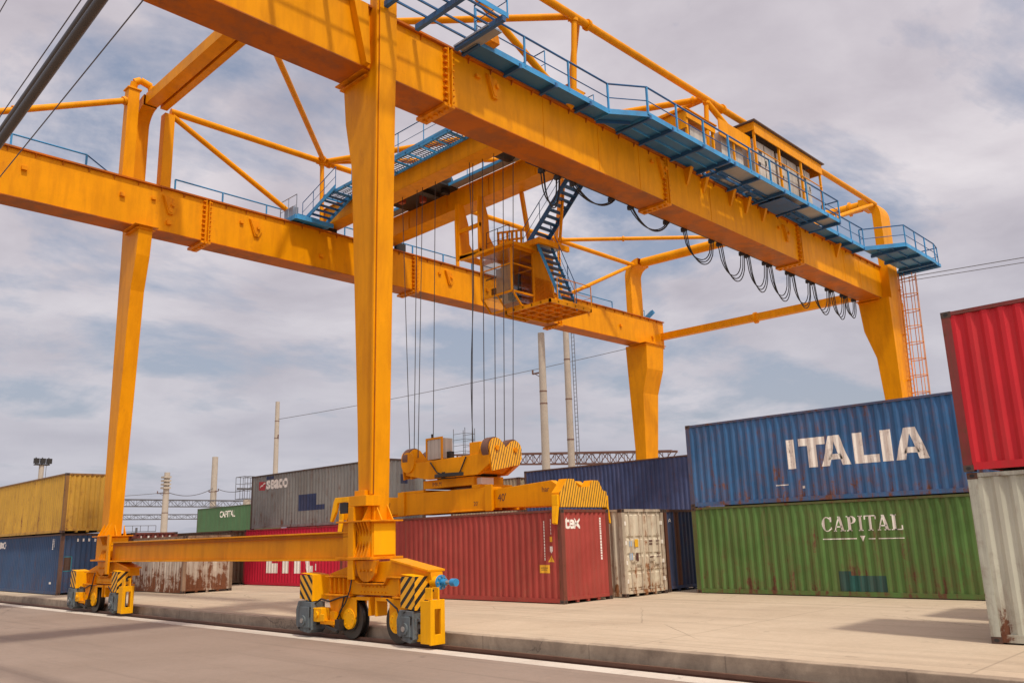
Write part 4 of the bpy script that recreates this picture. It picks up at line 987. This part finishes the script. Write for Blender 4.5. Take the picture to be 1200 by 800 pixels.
# side wall with grille and machinery box behind the cab
fr.box(x1 + .05, xw, y0, y0 + .06, by, z1 + .1, 0); fr.box(xw - .06, xw, y0 + .06, y1, by, z1 + .1, 0); fr.box(x1 + .05, xw, y1 - .06, y1, by, z1 + .1, 0); fr.box(x1 + .0, xw + .03, y0 - .02, y1, z1 + .1, z1 + .16, 0)
CAB = fr.build('cab', OR, TR)
gl = MB()
e = .01
gl.add([(x0, y0 + .05, z0 + .04), (x0, y1 - .05, z0 + .04), (x0, y1 - .05, 13.64), (x0, y0 + .05, 13.64)], [(0, 1, 2, 3)])
gl.add([(x0, y0 + .05, 13.72), (x0, y1 - .05, 13.72), (x0 - .02, y1 - .05, z1 - .04), (x0 - .02, y0 + .05, z1 - .04)], [(0, 1, 2, 3)])
gl.add([(x0 + .05, y0, z0 + .04), (x1 - .05, y0, z0 + .04), (x1 - .05, y0, 13.64), (x0 + .05, y0, 13.64)], [(0, 1, 2, 3)])
gl.add([(x0 + .05, y0, 13.72), (x1 - .05, y0, 13.72), (x1 - .05, y0, z1 - .04), (x0 + .05, y0, z1 - .04)], [(0, 1, 2, 3)])
gl.add([(x0 + .05, y1, z0 + .04), (x1 - .05, y1, z0 + .04), (x1 - .05, y1, z1 - .04), (x0 + .05, y1, z1 - .04)], [(0, 1, 2, 3)])
gl.add([(x0 + .03, y0 + .05, z0 - .03), (x0 + .03, y1 - .05, z0 - .03), (x0 + .53, y1 - .05, by + .02), (x0 + .53, y0 + .05, by + .02)], [(0, 1, 2, 3)])
gl.add([(x0 + .05, y0, z0 - .06), (x0 + .52, y0, by + .06), (x1 - .05, y0, by + .06), (x1 - .05, y0, z0 - .06)], [(0, 1, 2, 3)])
gl.build('window', M['glass'], CAB)
ti = MB(); ti.box(x0 + .02, x0 + .05, y0 + .1, y0 + 1.0, 12.5, 13.6, 0); ti.box(x0 + .3, x0 + .7, y0 + 1.3, y0 + 1.6, 12.5, 12.9, 1); ti.box(x0 + .05, x0 + .09, y0 + .3, y0 + 1.7, 13.25, 13.30, 1); ti.box(x1 - .15, x1 - .1, y0 + 1.1, y1 - .1, 12.4, 14.3, 0)
ti.box(x0 + .7, x0 + 1.1, y0 + .5, y0 + .95, 12.3, 12.75, 1); ti.box(x0 + .95, x0 + 1.1, y0 + .5, y0 + .95, 12.75, 13.5, 1)
ti.build('interior', [plain('cab_lining', (.42, .33, .25), .8), M['dark']], CAB)
gr = MB()
for i in range(18):
    x = x1 + .1 + i * .09; a = max(x - .55, x1 + .08); gr.beam((min(x, xw - .08), y0 - .05, 12.0 if x < xw else 12 + (x - xw)), (a, y0 - .05, 13.3 - (a - (x - .55)) * 2.3), .022, .022)
gr.build('grille', M['orange_worn'], CAB)
pl = MB(); px0, px1, py0, py1, pz = 25.5, 28.25, 22.55, 25.2, 11.76
pl.box(px0, px1, py0, py1, pz + .02, pz + .05, 1)
for k in (px0, px1 - .08): pl.box(k, k + .08, py0, py1, pz - .12, pz + .02, 0)
for k in (py0, py1 - .08): pl.box(px0, px1, k, k + .08, pz - .12, pz + .02, 0)
for i in range(1, 5): k = px0 + (px1 - px0) * i / 5; pl.box(k - .03, k + .03, py0, py1, pz - .08, pz + .02, 1)
for i in range(1, 5): k = py0 + (py1 - py0) * i / 5; pl.box(px0, px1, k - .03, k + .03, pz - .09, pz + .02, 1)
pl = pl.build('platform', OR, TR); railing([(px1, py1 - .5, pz), (px1, py0, pz), (px0 + .5, py0, pz)], 1.05, pl, [M['orange'], M['orange']], .9, r=.018, post=.03, toe=.1)
# landing and the two flights
ld = MB(); ld.box(26.00, 27.90, 23.60, 25.10, 14.80, 14.84, 1); ld.box(25.95, 28.00, 25.10, 25.30, 14.63, 14.88, 0); ld.box(25.95, 28.00, 23.45, 23.60, 14.63, 14.88, 0); ld.box(25.95, 26.10, 23.60, 25.10, 14.63, 14.86, 0)
ldo = ld.build('platform', [M['orange'], M['galv']], TR); railing([(26.0, 26.8, 14.9), (26.0, 25.3, 14.9)], 1.1, ldo, [M['dark'], M['dark']], .8, toe=0, r=.014, post=.025)
stairs((26.6, 25.0, 14.85), (26.85, 22.0, 17.95), 1.0, [M['blue_dark'], M['blue_dark']], TR, 14, .26, .20, rail=(0,))
stairs((26.65, 22.85, 11.85), (26.15, 23.75, 14.75), .95, [M['blue'], M['blue_dark']], TR, 10, .28, .20, rail=(.95,))
# hanger frame carrying the cab
hf = MB()
for yy in (26.9, 28.3):
    hf.prism([(25.6, 15.2), (25.6, 17.82), (25.95, 17.82), (26.25, 16.9), (26.3, 15.9), (26.7, 15.35), (27.2, 15.25), (27.2, 15.0), (25.6, 15.0)], 'y', yy, yy + .08, 0)
hf.box(25.55, 25.68, 28.40, 28.48, 14.95, 17.82, 0)
hf.beam((25.7, 26.9, 15.1), (25.7, 28.35, 15.1), .14, .2); hf.beam((25.7, 26.9, 16.4), (25.7, 28.35, 16.4), .12, .18); hf.beam((27.1, 25.2, 15.0), (27.1, 28.35, 15.1), .14, .2); hf.beam((25.7, 24.6, 14.75), (25.7, 28.3, 15.05), .14, .22); hf.beam((26.6, 24.6, 14.75), (26.6, 26.9, 15.05), .14, .22)
hf.beam((27.3, 23.4, 15.0), (27.3, 23.0, 17.8), .10, .10); hf.beam((27.3, 25.2, 15.0), (26.9, 25.3, 17.8), .16, .16); hf.beam((25.95, 25.6, 14.6), (25.95, 25.6, 15.2), .3, .3)
for i in range(6): hf.box(26.2 + .1 * i, 26.26 + .1 * i, 26.2 - .2 * i, 26.3 - .2 * i, 15.15, 15.9, 0)
hf.beam((26.2, 26.3, 15.9), (26.8, 25.2, 15.9), .08, .08); hf.beam((26.2, 26.3, 15.5), (26.8, 25.2, 15.5), .08, .08)
hf.build('hanger_frame', OR, TR)

# ------------------------------------------------------------------ spreader
SP = thing('container_spreader', 'orange telescopic lifting spreader hanging on ropes, lowered onto the tex container', 'spreader', (21.62, 24.0, 2.93))
b0 = MB()
b0.box(20.78, 21.25, 21.45, 26.65, 3.02, 3.82, 0); b0.box(22.0, 22.46, 21.45, 26.65, 3.02, 3.82, 0); b0.box(21.25, 22.0, 21.5, 26.6, 3.2, 3.6, 0)
b0.box(20.70, 20.78, 21.40, 21.75, 2.98, 3.90, 0); b0.box(20.70, 20.78, 26.3, 26.7, 2.98, 3.90, 0); b0.box(20.74, 20.78, 21.75, 26.3, 3.0, 3.06, 0)
b0.box(20.78, 22.46, 22.1, 22.5, 3.82, 3.95, 0); b0.box(20.78, 22.46, 25.2, 26.6, 3.82, 3.92, 0)
BO = b0.build('main_frame', OR, SP, bevel=.015)
for (ya, yb2, ye, sg) in ((18.35, 21.44, 18.0, -1), (26.66, 29.8, 29.9, 1)):
    arm = MB()
    arm.prism([(21.44, 3.08), (21.44, 3.72), (18.75, 3.86), (18.35, 3.62), (18.35, 3.02)] if sg < 0 else [(26.66, 3.08), (26.66, 3.72), (29.4, 3.86), (29.8, 3.62), (29.8, 3.02)], 'x', 20.86, 21.14, 0)
    arm.prism([(21.44, 3.08), (21.44, 3.72), (18.75, 3.86), (18.35, 3.62), (18.35, 3.02)] if sg < 0 else [(26.66, 3.08), (26.66, 3.72), (29.4, 3.86), (29.8, 3.62), (29.8, 3.02)], 'x', 22.1, 22.38, 0)
    AO = arm.build('telescopic_arm', OR, BO, bevel=.012)
    eb = MB(); pts = [(20.42, 2.96), (20.42, 3.42), (20.62, 3.62), (20.80, 3.86), (21.15, 3.86), (21.36, 3.60), (21.9, 3.62), (22.08, 3.84), (22.42, 3.84), (22.62, 3.52), (22.82, 3.48), (22.82, 2.96)]
    a, b2 = (ye, ye + .34) if sg < 0 else (ye, ye + .3)
    n = len(pts); eb.prism(pts, 'y', a, b2, 0)
    if sg < 0: eb.add([(x, a - .004, z) for x, z in pts], [tuple(range(n))], 1)
    eo = eb.build('end_beam', [M['orange'], M['stripe_s']], BO)
    for (fx, d) in ((20.36, -1), (22.88, 1)):
        g = MB(); y = a + .02 if sg < 0 else b2 - .3
        g.hexa([(fx - .16 if d < 0 else fx + .04, y, 2.46), (fx - .06 if d < 0 else fx + .14, y, 2.42), (fx - .06 if d < 0 else fx + .14, y + .16, 2.42), (fx - .16 if d < 0 else fx + .04, y + .16, 2.46)],
               [(fx - .04, y, 3.0), (fx + .05, y, 3.0), (fx + .05, y + .24, 3.0), (fx - .04, y + .24, 3.0)])
        g.box(fx - .04, fx + .05, y, y + .24, 3.0, 3.35)
        g.build('guide_flipper', M['yellow'], eo, bevel=.01)
def ink_text(body, x, ya, z, h, par, mirror=False):
    m = MB()
    for po in text_polys(body, h): m.add([(x, ya - p[0], z + p[1]) for p in po], [tuple(range(len(po)))])
    m.build('lettering', M['ink'], par)
ink_text("40'", 20.853, 21.25, 3.30, .26, BO); ink_text("40'", 20.853, 27.75, 3.30, .24, BO); ink_text("20'", 20.775, 22.4, 3.20, .15, BO)
ink_text('har', 20.853, 19.15, 3.50, .18, BO)
tt = MB(); tt.box(20.85, 22.35, 22.45, 25.3, 3.95, 4.26, 0); tt.tube((21.6, 23.9, 4.26), (21.6, 23.9, 4.50), .95, 32, 1); tt.tube((21.6, 23.6, 4.30), (21.6, 23.6, 4.42), 1.25, 32, 1); tt.box(21.0, 21.6, 22.5, 22.2, 3.95, 4.2, 2)
TO = tt.build('turntable', [M['orange'], M['dark'], M['white']], SP, bevel=.01); ink_text('IMKM', 20.847, 24.75, 4.02, .15, TO)
hb = MB()
prof = [(26.12, 4.52), (26.2, 4.85), (25.8, 4.95), (22.4, 5.0), (21.42, 5.04), (21.42, 4.62), (22.05, 4.28), (24.85, 4.28)]
inner = [(26.05, 4.62), (26.0, 4.90), (22.4, 4.96), (21.5, 4.96), (21.5, 4.68), (22.08, 4.34), (24.85, 4.34)]
hb.prism(prof, 'x', 20.66, 20.84, 0); hb.prism(prof, 'x', 22.02, 22.20, 0); hb.prism(inner, 'x', 20.84, 22.02, 0)
HB = hb.build('head_block', OR, SP, bevel=.012)
for (y, front) in ((21.36, True), (25.85, False)):
    s = MB()
    pts = [(20.72, 4.36), (22.10, 4.62), (22.24, 4.85)] + [(21.90 + .34 * math.cos(R(a)), 5.14 + .34 * math.sin(R(a))) for a in range(-20, 141, 16)] + [(21.45, 5.20)] + [(20.97 + .36 * math.cos(R(a)), 5.18 + .36 * math.sin(R(a))) for a in range(40, 201, 16)] + [(20.66, 4.85)]
    s.prism(pts, 'y', y, y + .05, 0); s.prism(pts, 'y', y + .45, y + .50, 0)
    if front: s.add([(x, y - .004, z) for x, z in pts], [tuple(range(len(pts)))], 1)
    so = s.build('sheave_housing', [M['orange'], M['stripe_s']], HB)
    for cx, cz in ((20.97, 5.18), (21.90, 5.14)):
        w = MB(); w.tube((cx, y + .10, cz), (cx, y + .40, cz), .40, 28); w.build('sheave', M['pole_rust'], so)
        if front: w = MB(); w.tube((cx, y - .06, cz), (cx, y - .005, cz), .09, 14); w.build('sheave_pin', M['orange_worn'], so)
MB().tube((20.60, 25.95, 5.0), (20.66, 25.95, 5.0), .40, 24, 0).build('sheave_cover', OR, HB)
MB().box(20.70, 21.3, 21.95, 22.5, 5.0, 5.45, 0).build('hoist_housing', OR, HB, bevel=.02)
hz_ = MB(); hz_.path([(20.62, 24.6, 4.9), (20.60, 24.2, 4.5), (20.75, 23.6, 4.3)], .025, 6); hz_.path([(20.62, 22.6, 4.95), (20.60, 22.9, 4.45), (20.8, 23.4, 4.25)], .025, 6); hz_.build('hydraulic_hose', M['rubber'], HB)
pn = MB(); pn.box(20.9, 21.4, 24.2, 25.15, 5.05, 5.82, 0); pn.box(20.87, 20.9, 24.18, 24.28, 4.95, 5.87, 1); pn.box(20.87, 20.9, 24.28, 25.17, 5.80, 5.87, 1); pn.box(20.87, 20.9, 25.09, 25.17, 4.95, 5.80, 1); pn.tube((21.1, 25.05, 5.8), (21.1, 25.05, 6.05), .04, 8, 2)
pn.build('control_box', [M['cabinet'], M['orange'], M['dark']], HB)
MB().box(21.1, 21.3, 24.0, 24.2, 5.05, 5.3).build('lamp', M['dark'], HB)
ropes = [(20.97, 26.25, 5.1, 29.3), (20.97, 26.0, 5.2, 28.2), (20.97, 25.75, 5.2, 27.8), (21.9, 25.95, 5.2, 26.9), (20.75, 22.4, 5.3, 24.4), (20.75, 21.75, 5.4, 23.8), (21.25, 21.7, 5.25, 23.1), (21.7, 21.7, 5.2, 22.55), (22.15, 21.7, 5.2, 21.95)]
for (xl, yl, zl, yt) in ropes:
    r_ = MB(); r_.tube((xl, yl, zl), (23.1, yt + .15, 17.9), .016, 6); r_.build('hoist_rope', M['rope'], SP)
r_ = MB(); pts = [(21.6 + (i / 10) * 1.3, 23.25 + (i / 10) * 1.2 + .10 * math.sin(i * .8), 5.3 + (17.9 - 5.3) * i / 10) for i in range(11)]; r_.path(pts, .018, 6); r_.build('power_cable', M['rubber'], SP)

# ------------------------------------------------------------------ poles, masts, lattice bridges, wires
def cpole(label, x, y, z, r0, r1, bands=(), arm=None, ladder=False, group='concrete poles behind the containers'):
    T = thing('utility_pole', label, 'pole', (x, y, 0), group)
    m = MB(); m.tube((x, y, 0), (x, y, z), r0, 16, 0, r2=r1); m.build('shaft', M['concrete_pole'], T)
    if bands:
        k = MB()
        for b2 in bands: k.tube((x, y, b2), (x, y, b2 + .09), r0 * (1 - b2 / z) + r1 * b2 / z + .025, 12)
        k.build('band', M['pole_rust'], T)
    if arm:
        k = MB()
        for (z_, l0, l1) in arm: k.beam((x, y + l0, z_), (x, y + l1, z_), .12, .12); k.beam((x, y + l0 * .8, z_), (x, y, z_ - .6), .05, .05)
        for (z_, l0, l1) in arm: k.tube((x, y + l0, z_), (x, y + l0, z_ + .35), .08, 8); k.tube((x, y + l1, z_), (x, y + l1, z_ + .35), .08, 8)
        k.build('crossarm', M['pole_rust'], T)
    if ladder:
        k = MB()
        for dy in (-.62, -.92): k.tube((x, y + dy, 4), (x, y + dy, z - .3), .03, 6)
        for i in range(int((z - 4) / .35)): k.tube((x, y - .62, 4.2 + i * .35), (x, y - .92, 4.2 + i * .35), .02, 5)
        k.build('ladder', M['wire'], T)
    return T
T = cpole('tall plain concrete pole with a small side arm, between cab and far crane leg', 55, 49.9, 20.0, .40, .30, (13.5, 14.6), [(16.4, 1.2, 0)])
T = cpole('tall concrete pole with a ladder and lamp platform, next to the plain one', 55, 46.95, 21.2, .34, .25, (13.5, 17, 10), None, True)
k = MB(); k.box(54.4, 55.6, 46.2, 48.9, 21.3, 21.4)
for y in (46.3, 47.5, 48.8): k.box(54.3, 54.5, y - .2, y + .2, 21.45, 21.8)
k.build('lamp_platform', M['dark'], T)
T = cpole('concrete pole rising behind the roof of the seaco container', 63.2, 110, 22.4, .42, .30, (17, 19.5), [(17.2, .5, -.5)])
T = cpole('concrete pole standing behind the distant green container', 63.8, 130, 16.1, .55, .45, (10.5,), [(10.6, 1.6, -1.6)])
T = cpole('pale pole with insulators just right of the far crane leg', 51.8, 120, 12.5, .5, .38, (9.5, 6.8, 11.2), [(9.7, 2.9, -.3)])
k = MB()
for z_ in (10.2, 10.7, 11.2, 11.7): k.box(51.2, 52.2, 119.4, 120.6, z_, z_ + .25)
k.build('insulator', M['concrete_pole'], T)
T = thing('signal_mast', 'rusty mast with an open cage platform left of the seaco container', 'mast', (64.3, 120, 0))
k = MB(); k.tube((64.3, 120, 0), (64.3, 120, 8.8), .55, 12); k.build('shaft', M['concrete_pole'], T)
k = MB()
for dx in (-1.2, 0, 1.2):
    for dz in (8.9, 12.2): k.beam((64.3 + dx, 118.6, dz), (64.3 + dx, 121.4, dz), .08, .08)
    for dy in (-1.4, 0, 1.4): k.beam((64.3 + dx, 120 + dy, 8.9), (64.3 + dx, 120 + dy, 12.2), .06, .06)
for dz in (8.9, 10.2, 11.2, 12.2):
    for dy in (-1.4, 1.4): k.beam((63.1, 120 + dy, dz), (65.5, 120 + dy, dz), .07, .07)
k.beam((62.6, 120, 10.4), (66, 120, 10.4), .2, .3); k.build('cage', M['wire'], T)
T = thing('floodlight_mast', 'slim floodlight mast behind the mustard yellow container', 'light mast', (35.35, 120, 0))
k = MB(); k.tube((35.35, 120, 0), (35.35, 120, 13.0), .3, 10); k.build('shaft', M['concrete_pole'], T)
k = MB(); k.box(34.5, 36.2, 119.6, 120.4, 12.9, 13.05)
for x in (34.6, 35.35, 36.1): k.box(x - .3, x + .3, 119.5, 119.9, 13.1, 13.75); k.box(x - .05, x + .05, 119.9, 120, 12.9, 13.9)
k.build('floodlight', M['dark'], T)
k = MB(); k.tube((35.9, 120, 8), (35.9, 120, 12.9), .03, 5); k.build('ladder', M['wire'], T)
def lattice(name, label, A, B, h, n, r, mat, w=1.0):
    A, B = Vector(A), Vector(B); T = thing(name, label, 'lattice bridge', A)
    m = MB(); s = (B - A).cross(Vector((0, 0, 1))).normalized() * w
    for o in (Vector((0, 0, 0)), s):
        m.beam(A + o, B + o, r * 2, r * 2); m.beam(A + o + Vector((0, 0, h)), B + o + Vector((0, 0, h)), r * 2.4, r * 2.4)
        for i in range(n):
            a = A.lerp(B, i / n); b2 = A.lerp(B, (i + 1) / n); up = Vector((0, 0, h))
            m.tube(a + o, b2 + o + up, r * .6, 5) if i % 2 else m.tube(a + o + up, b2 + o, r * .6, 5)
            m.tube(a + o, a + o + up, r * .45, 5)
    m.build('truss', mat, T)
    q = MB()
    for e in (A, B):
        q.beam((e.x, e.y, 0), (e.x, e.y, e.z), .4, .4)
    q.build('support', M['concrete_pole'], T)
    return T
lattice('lattice_bridge', 'dark red lattice bridge seen above the navy container', (75, 84, 11.6), (75, 49.5, 9.0), 1.25, 30, .09, M['pole_rust'])
lattice('lattice_bridge', 'upper grey railway lattice crossing behind the far crane leg', (36, 125, 7.95), (71, 125, 7.9), .95, 34, .06, M['wire'])
lattice('lattice_bridge', 'lower grey railway lattice crossing behind the rusty off-white container', (36, 131, 6.3), (66, 131, 6.3), .7, 30, .05, M['wire'])
T = thing('small_lattice_mast', 'thin mast just right of the far crane leg, below the lattices', 'mast', (54, 135, 0))
k = MB(); k.tube((54, 135, 0), (54, 135, 5.2), .18, 8); k.beam((52.2, 135, 4.6), (57, 135, 4.6), .1, .1); k.beam((52.2, 135, 5.5), (57, 135, 5.5), .08, .08)
for x in (52.2, 53.4, 54.6, 55.8, 57): k.beam((x, 135, 4.6), (x, 135, 5.5), .06, .06)
k.build('frame', M['wire'], T)
T = thing('lattice_light_tower', 'thin open lattice tower behind the spreader head', 'tower', (60, 66, 0))
k = MB(); zt_ = 13.4
for dx, dy in ((-.7, -.9), (.7, -.9), (-.7, .9), (.7, .9)): k.tube((60 + dx, 66 + dy, 0), (60 + dx, 66 + dy, zt_), .035, 5)
for i in range(12):
    z_ = 6 + i * .62; k.tube((59.3, 65.1, z_), (59.3, 66.9, z_), .025, 5); k.tube((60.7, 65.1, z_), (60.7, 66.9, z_), .025, 5); k.tube((59.3, 65.1, z_), (60.7, 65.1, z_), .025, 5)
k.build('frame', M['wire'], T)
def wire(label, pts, r, mat='wire', group=None, sag=0, name='overhead_wire'):
    m = MB(); full = []
    for a, b2 in zip(pts, pts[1:]):
        a, b2 = Vector(a), Vector(b2)
        for i in range(13): u = i / 12; p = a.lerp(b2, u); p.z -= sag * 4 * u * (1 - u); full.append(p)
    full = [p for i, p in enumerate(full) if i == 0 or (p - full[i - 1]).length > 1e-4]
    m.path(full, r, 6)
    o = m.build(name, M[mat], None, org=tuple(full[0])); tag(o, label, 'cable', group); return o
wire('thin power line sloping up behind the crane from the concrete pole', [(63.2, 110, 19.8), (90, 29, 27.3)], .035, sag=1.0)
wire('power line in the sky right of the caged ladder, upper of two', [(90, 29.2, 27.4), (90, 5, 26.0)], .04)
wire('power line in the sky right of the caged ladder, lower of two', [(90, 29.3, 27.0), (90, 5, 25.4)], .035)
wire('drooping line between the pale pole and the pole behind the green container', [(51.8, 120, 9.8), (63.8, 130, 11.2)], .05, sag=.9)
wire('drooping line from the pole behind the green container to the cage mast', [(63.8, 128.6, 10.9), (64.3, 118.8, 10.6)], .05, sag=.6)
wire('line running left from the pale pole behind the far crane leg', [(51.8, 120, 9.7), (30, 125, 9.5)], .04, sag=.6)
# thick conduit bundle and thin lines crossing overhead at the upper left
T = thing('overhead_conduit', 'thick dark twin cable crossing overhead at the upper left corner', 'cable', (4, 18, 10))
DIR = Vector((0, -5.2, .50))
def oc(o, r, par, name, mat='conduit'):
    o = Vector(o); m = MB(); m.tube(o - DIR * 12, o + DIR * 5, r, 14); return m.build(name, M[mat], par)
oc((4, 18.15, 10.33), .075, T, 'cable'); oc((4.0, 18.1, 10.13), .085, T, 'cable'); oc((3.98, 18.2, 10.41), .02, T, 'messenger_wire')
for lab, y, z, DD in (('thin cable just above the thick dark twin cable at upper left', 18.34, 10.77, (0, -4.48, .39)), ('thin cable below the thick twin cable, crossing the far girder at upper left', 17.8, 9.26, (0, -6.75, .45)), ('short thin cable at the extreme upper left corner', 19.43, 13.74, (0, -.49, .05))):
    d = Vector(DD).normalized(); o = Vector((4, y, z)); m = MB(); m.tube(o - d * 55, o + d * 24, .011, 6); ob = m.build('overhead_cable', M['wire'], None, org=tuple(o)); tag(ob, lab, 'cable', 'thin overhead cables')

# ------------------------------------------------------------------ sky, sun, camera
w = bpy.data.worlds.new('World'); S.world = w; w.use_nodes = True; t = w.node_tree
bg = t.nodes['Background']
sun_to = Vector((-.135, -.48, .87)).normalized()
elev = math.asin(sun_to.z); az = math.atan2(sun_to.x, sun_to.y)
sky = t.nodes.new('ShaderNodeTexSky'); sky.sky_type = 'NISHITA'; sky.sun_disc = False; sky.sun_elevation = elev; sky.sun_rotation = az
sky.air_density = 1.3; sky.dust_density = 3.0
tc = t.nodes.new('ShaderNodeTexCoord'); sx = t.nodes.new('ShaderNodeSeparateXYZ'); t.links.new(tc.outputs['Generated'], sx.inputs[0])
zz = math_(t, 'MAXIMUM', sx.outputs[2], 0.0); zz = math_(t, 'ADD', zz, .18)
cx = math_(t, 'DIVIDE', sx.outputs[0], zz); cy = math_(t, 'DIVIDE', sx.outputs[1], zz)
cv = t.nodes.new('ShaderNodeCombineXYZ'); t.links.new(cx, cv.inputs[0]); t.links.new(cy, cv.inputs[1])
def mp(loc, sc, rot=0):
    m_ = t.nodes.new('ShaderNodeMapping'); m_.inputs['Location'].default_value = loc; m_.inputs['Scale'].default_value = sc; m_.inputs['Rotation'].default_value = (0, 0, rot)
    t.links.new(cv.outputs[0], m_.inputs[0]); return m_.outputs[0]
n1 = noise(t, mp((3.1, 1.7, 0), (1, 1, 1)), 1.15, 9, .60, .35)
n2 = noise(t, mp((8.1, 4.7, 0), (1, 1.5, 1), .6), 2.0, 8, .6, .3)
n3 = noise(t, mp((1.3, 9.2, 0), (1, 1, 1), .3), 1.6, 9, .56, .25)
cover = ramp(t, math_(t, 'ADD', math_(t, 'MULTIPLY', n1, .7), math_(t, 'MULTIPLY', n2, .3)), [(.41, 0), (.50, 1)])
shade = ramp(t, n3, [(.33, (4.0, 3.6, 4.0)), (.48, (5.3, 4.85, 5.2)), (.64, (6.9, 6.4, 6.6))])
skyc = mix(t, .6, sky.outputs[0], (2.9, 3.2, 4.2))
# pale haze toward the horizon
hz = ramp(t, sx.outputs[2], [(0.0, 1), (.36, 0)])
cl = mix(t, math_(t, 'MULTIPLY', hz, .6), shade, (4.2, 4.2, 4.8))
allc = mix(t, math_(t, 'MULTIPLY', cover, .92), skyc, cl)
allc = mix(t, math_(t, 'MULTIPLY', hz, .6), allc, (4.2, 4.3, 4.9))
dt = t.nodes.new('ShaderNodeVectorMath'); dt.operation = 'DOT_PRODUCT'; t.links.new(tc.outputs['Generated'], dt.inputs[0]); dt.inputs[1].default_value = tuple(sun_to)
glow = math_(t, 'POWER', math_(t, 'MAXIMUM', dt.outputs['Value'], 0), 3)
mul = math_(t, 'ADD', math_(t, 'MULTIPLY', glow, 1.5), 1.0)
vm = t.nodes.new('ShaderNodeVectorMath'); vm.operation = 'SCALE'; t.links.new(allc, vm.inputs[0]); t.links.new(mul, vm.inputs['Scale'])
t.links.new(mix(t, ramp(t, glow, [(0, 0), (1, .8)]), vm.outputs[0], mix(t, 1.0, vm.outputs[0], (1.12, .98, .80), 'MULTIPLY')), bg.inputs['Color']); bg.inputs['Strength'].default_value = .12
sd = bpy.data.lights.new('sun', 'SUN'); sd.energy = 2.7; sd.angle = R(3); sd.color = (1.0, .93, .80)
so = bpy.data.objects.new('sun', sd); COL.objects.link(so); so.rotation_euler = sun_to.to_track_quat('Z', 'Y').to_euler(); so.location = (0, 0, 60)

f_px, pitch, roll, yaw = 985.18369, 0.228037336, -0.0306693089, 0.798236912
fw_ = Vector((math.sin(yaw) * math.cos(pitch), math.cos(yaw) * math.cos(pitch), math.sin(pitch)))
rt = Vector((math.cos(yaw), -math.sin(yaw), 0)); up = rt.cross(fw_)
r2 = rt * math.cos(roll) + up * math.sin(roll); u2 = -rt * math.sin(roll) + up * math.cos(roll)
cam = bpy.data.cameras.new('camera'); cam.sensor_width = 36; cam.lens = f_px / 1200 * 36; cam.clip_start = .1; cam.clip_end = 3000
co = bpy.data.objects.new('camera', cam); COL.objects.link(co)
mt = Matrix((( r2.x, u2.x, -fw_.x, 0), (r2.y, u2.y, -fw_.y, 0), (r2.z, u2.z, -fw_.z, 2.08), (0, 0, 0, 1)))
co.matrix_world = mt; S.camera = co
S.view_settings.view_transform = 'Standard'; S.view_settings.look = 'None'; S.view_settings.exposure = 0; S.view_settings.gamma = 1
S.render.engine = 'CYCLES'; S.cycles.use_denoising = True; S.cycles.max_bounces = 6
for o in COL.objects:
    if 'org' in o: del o['org']
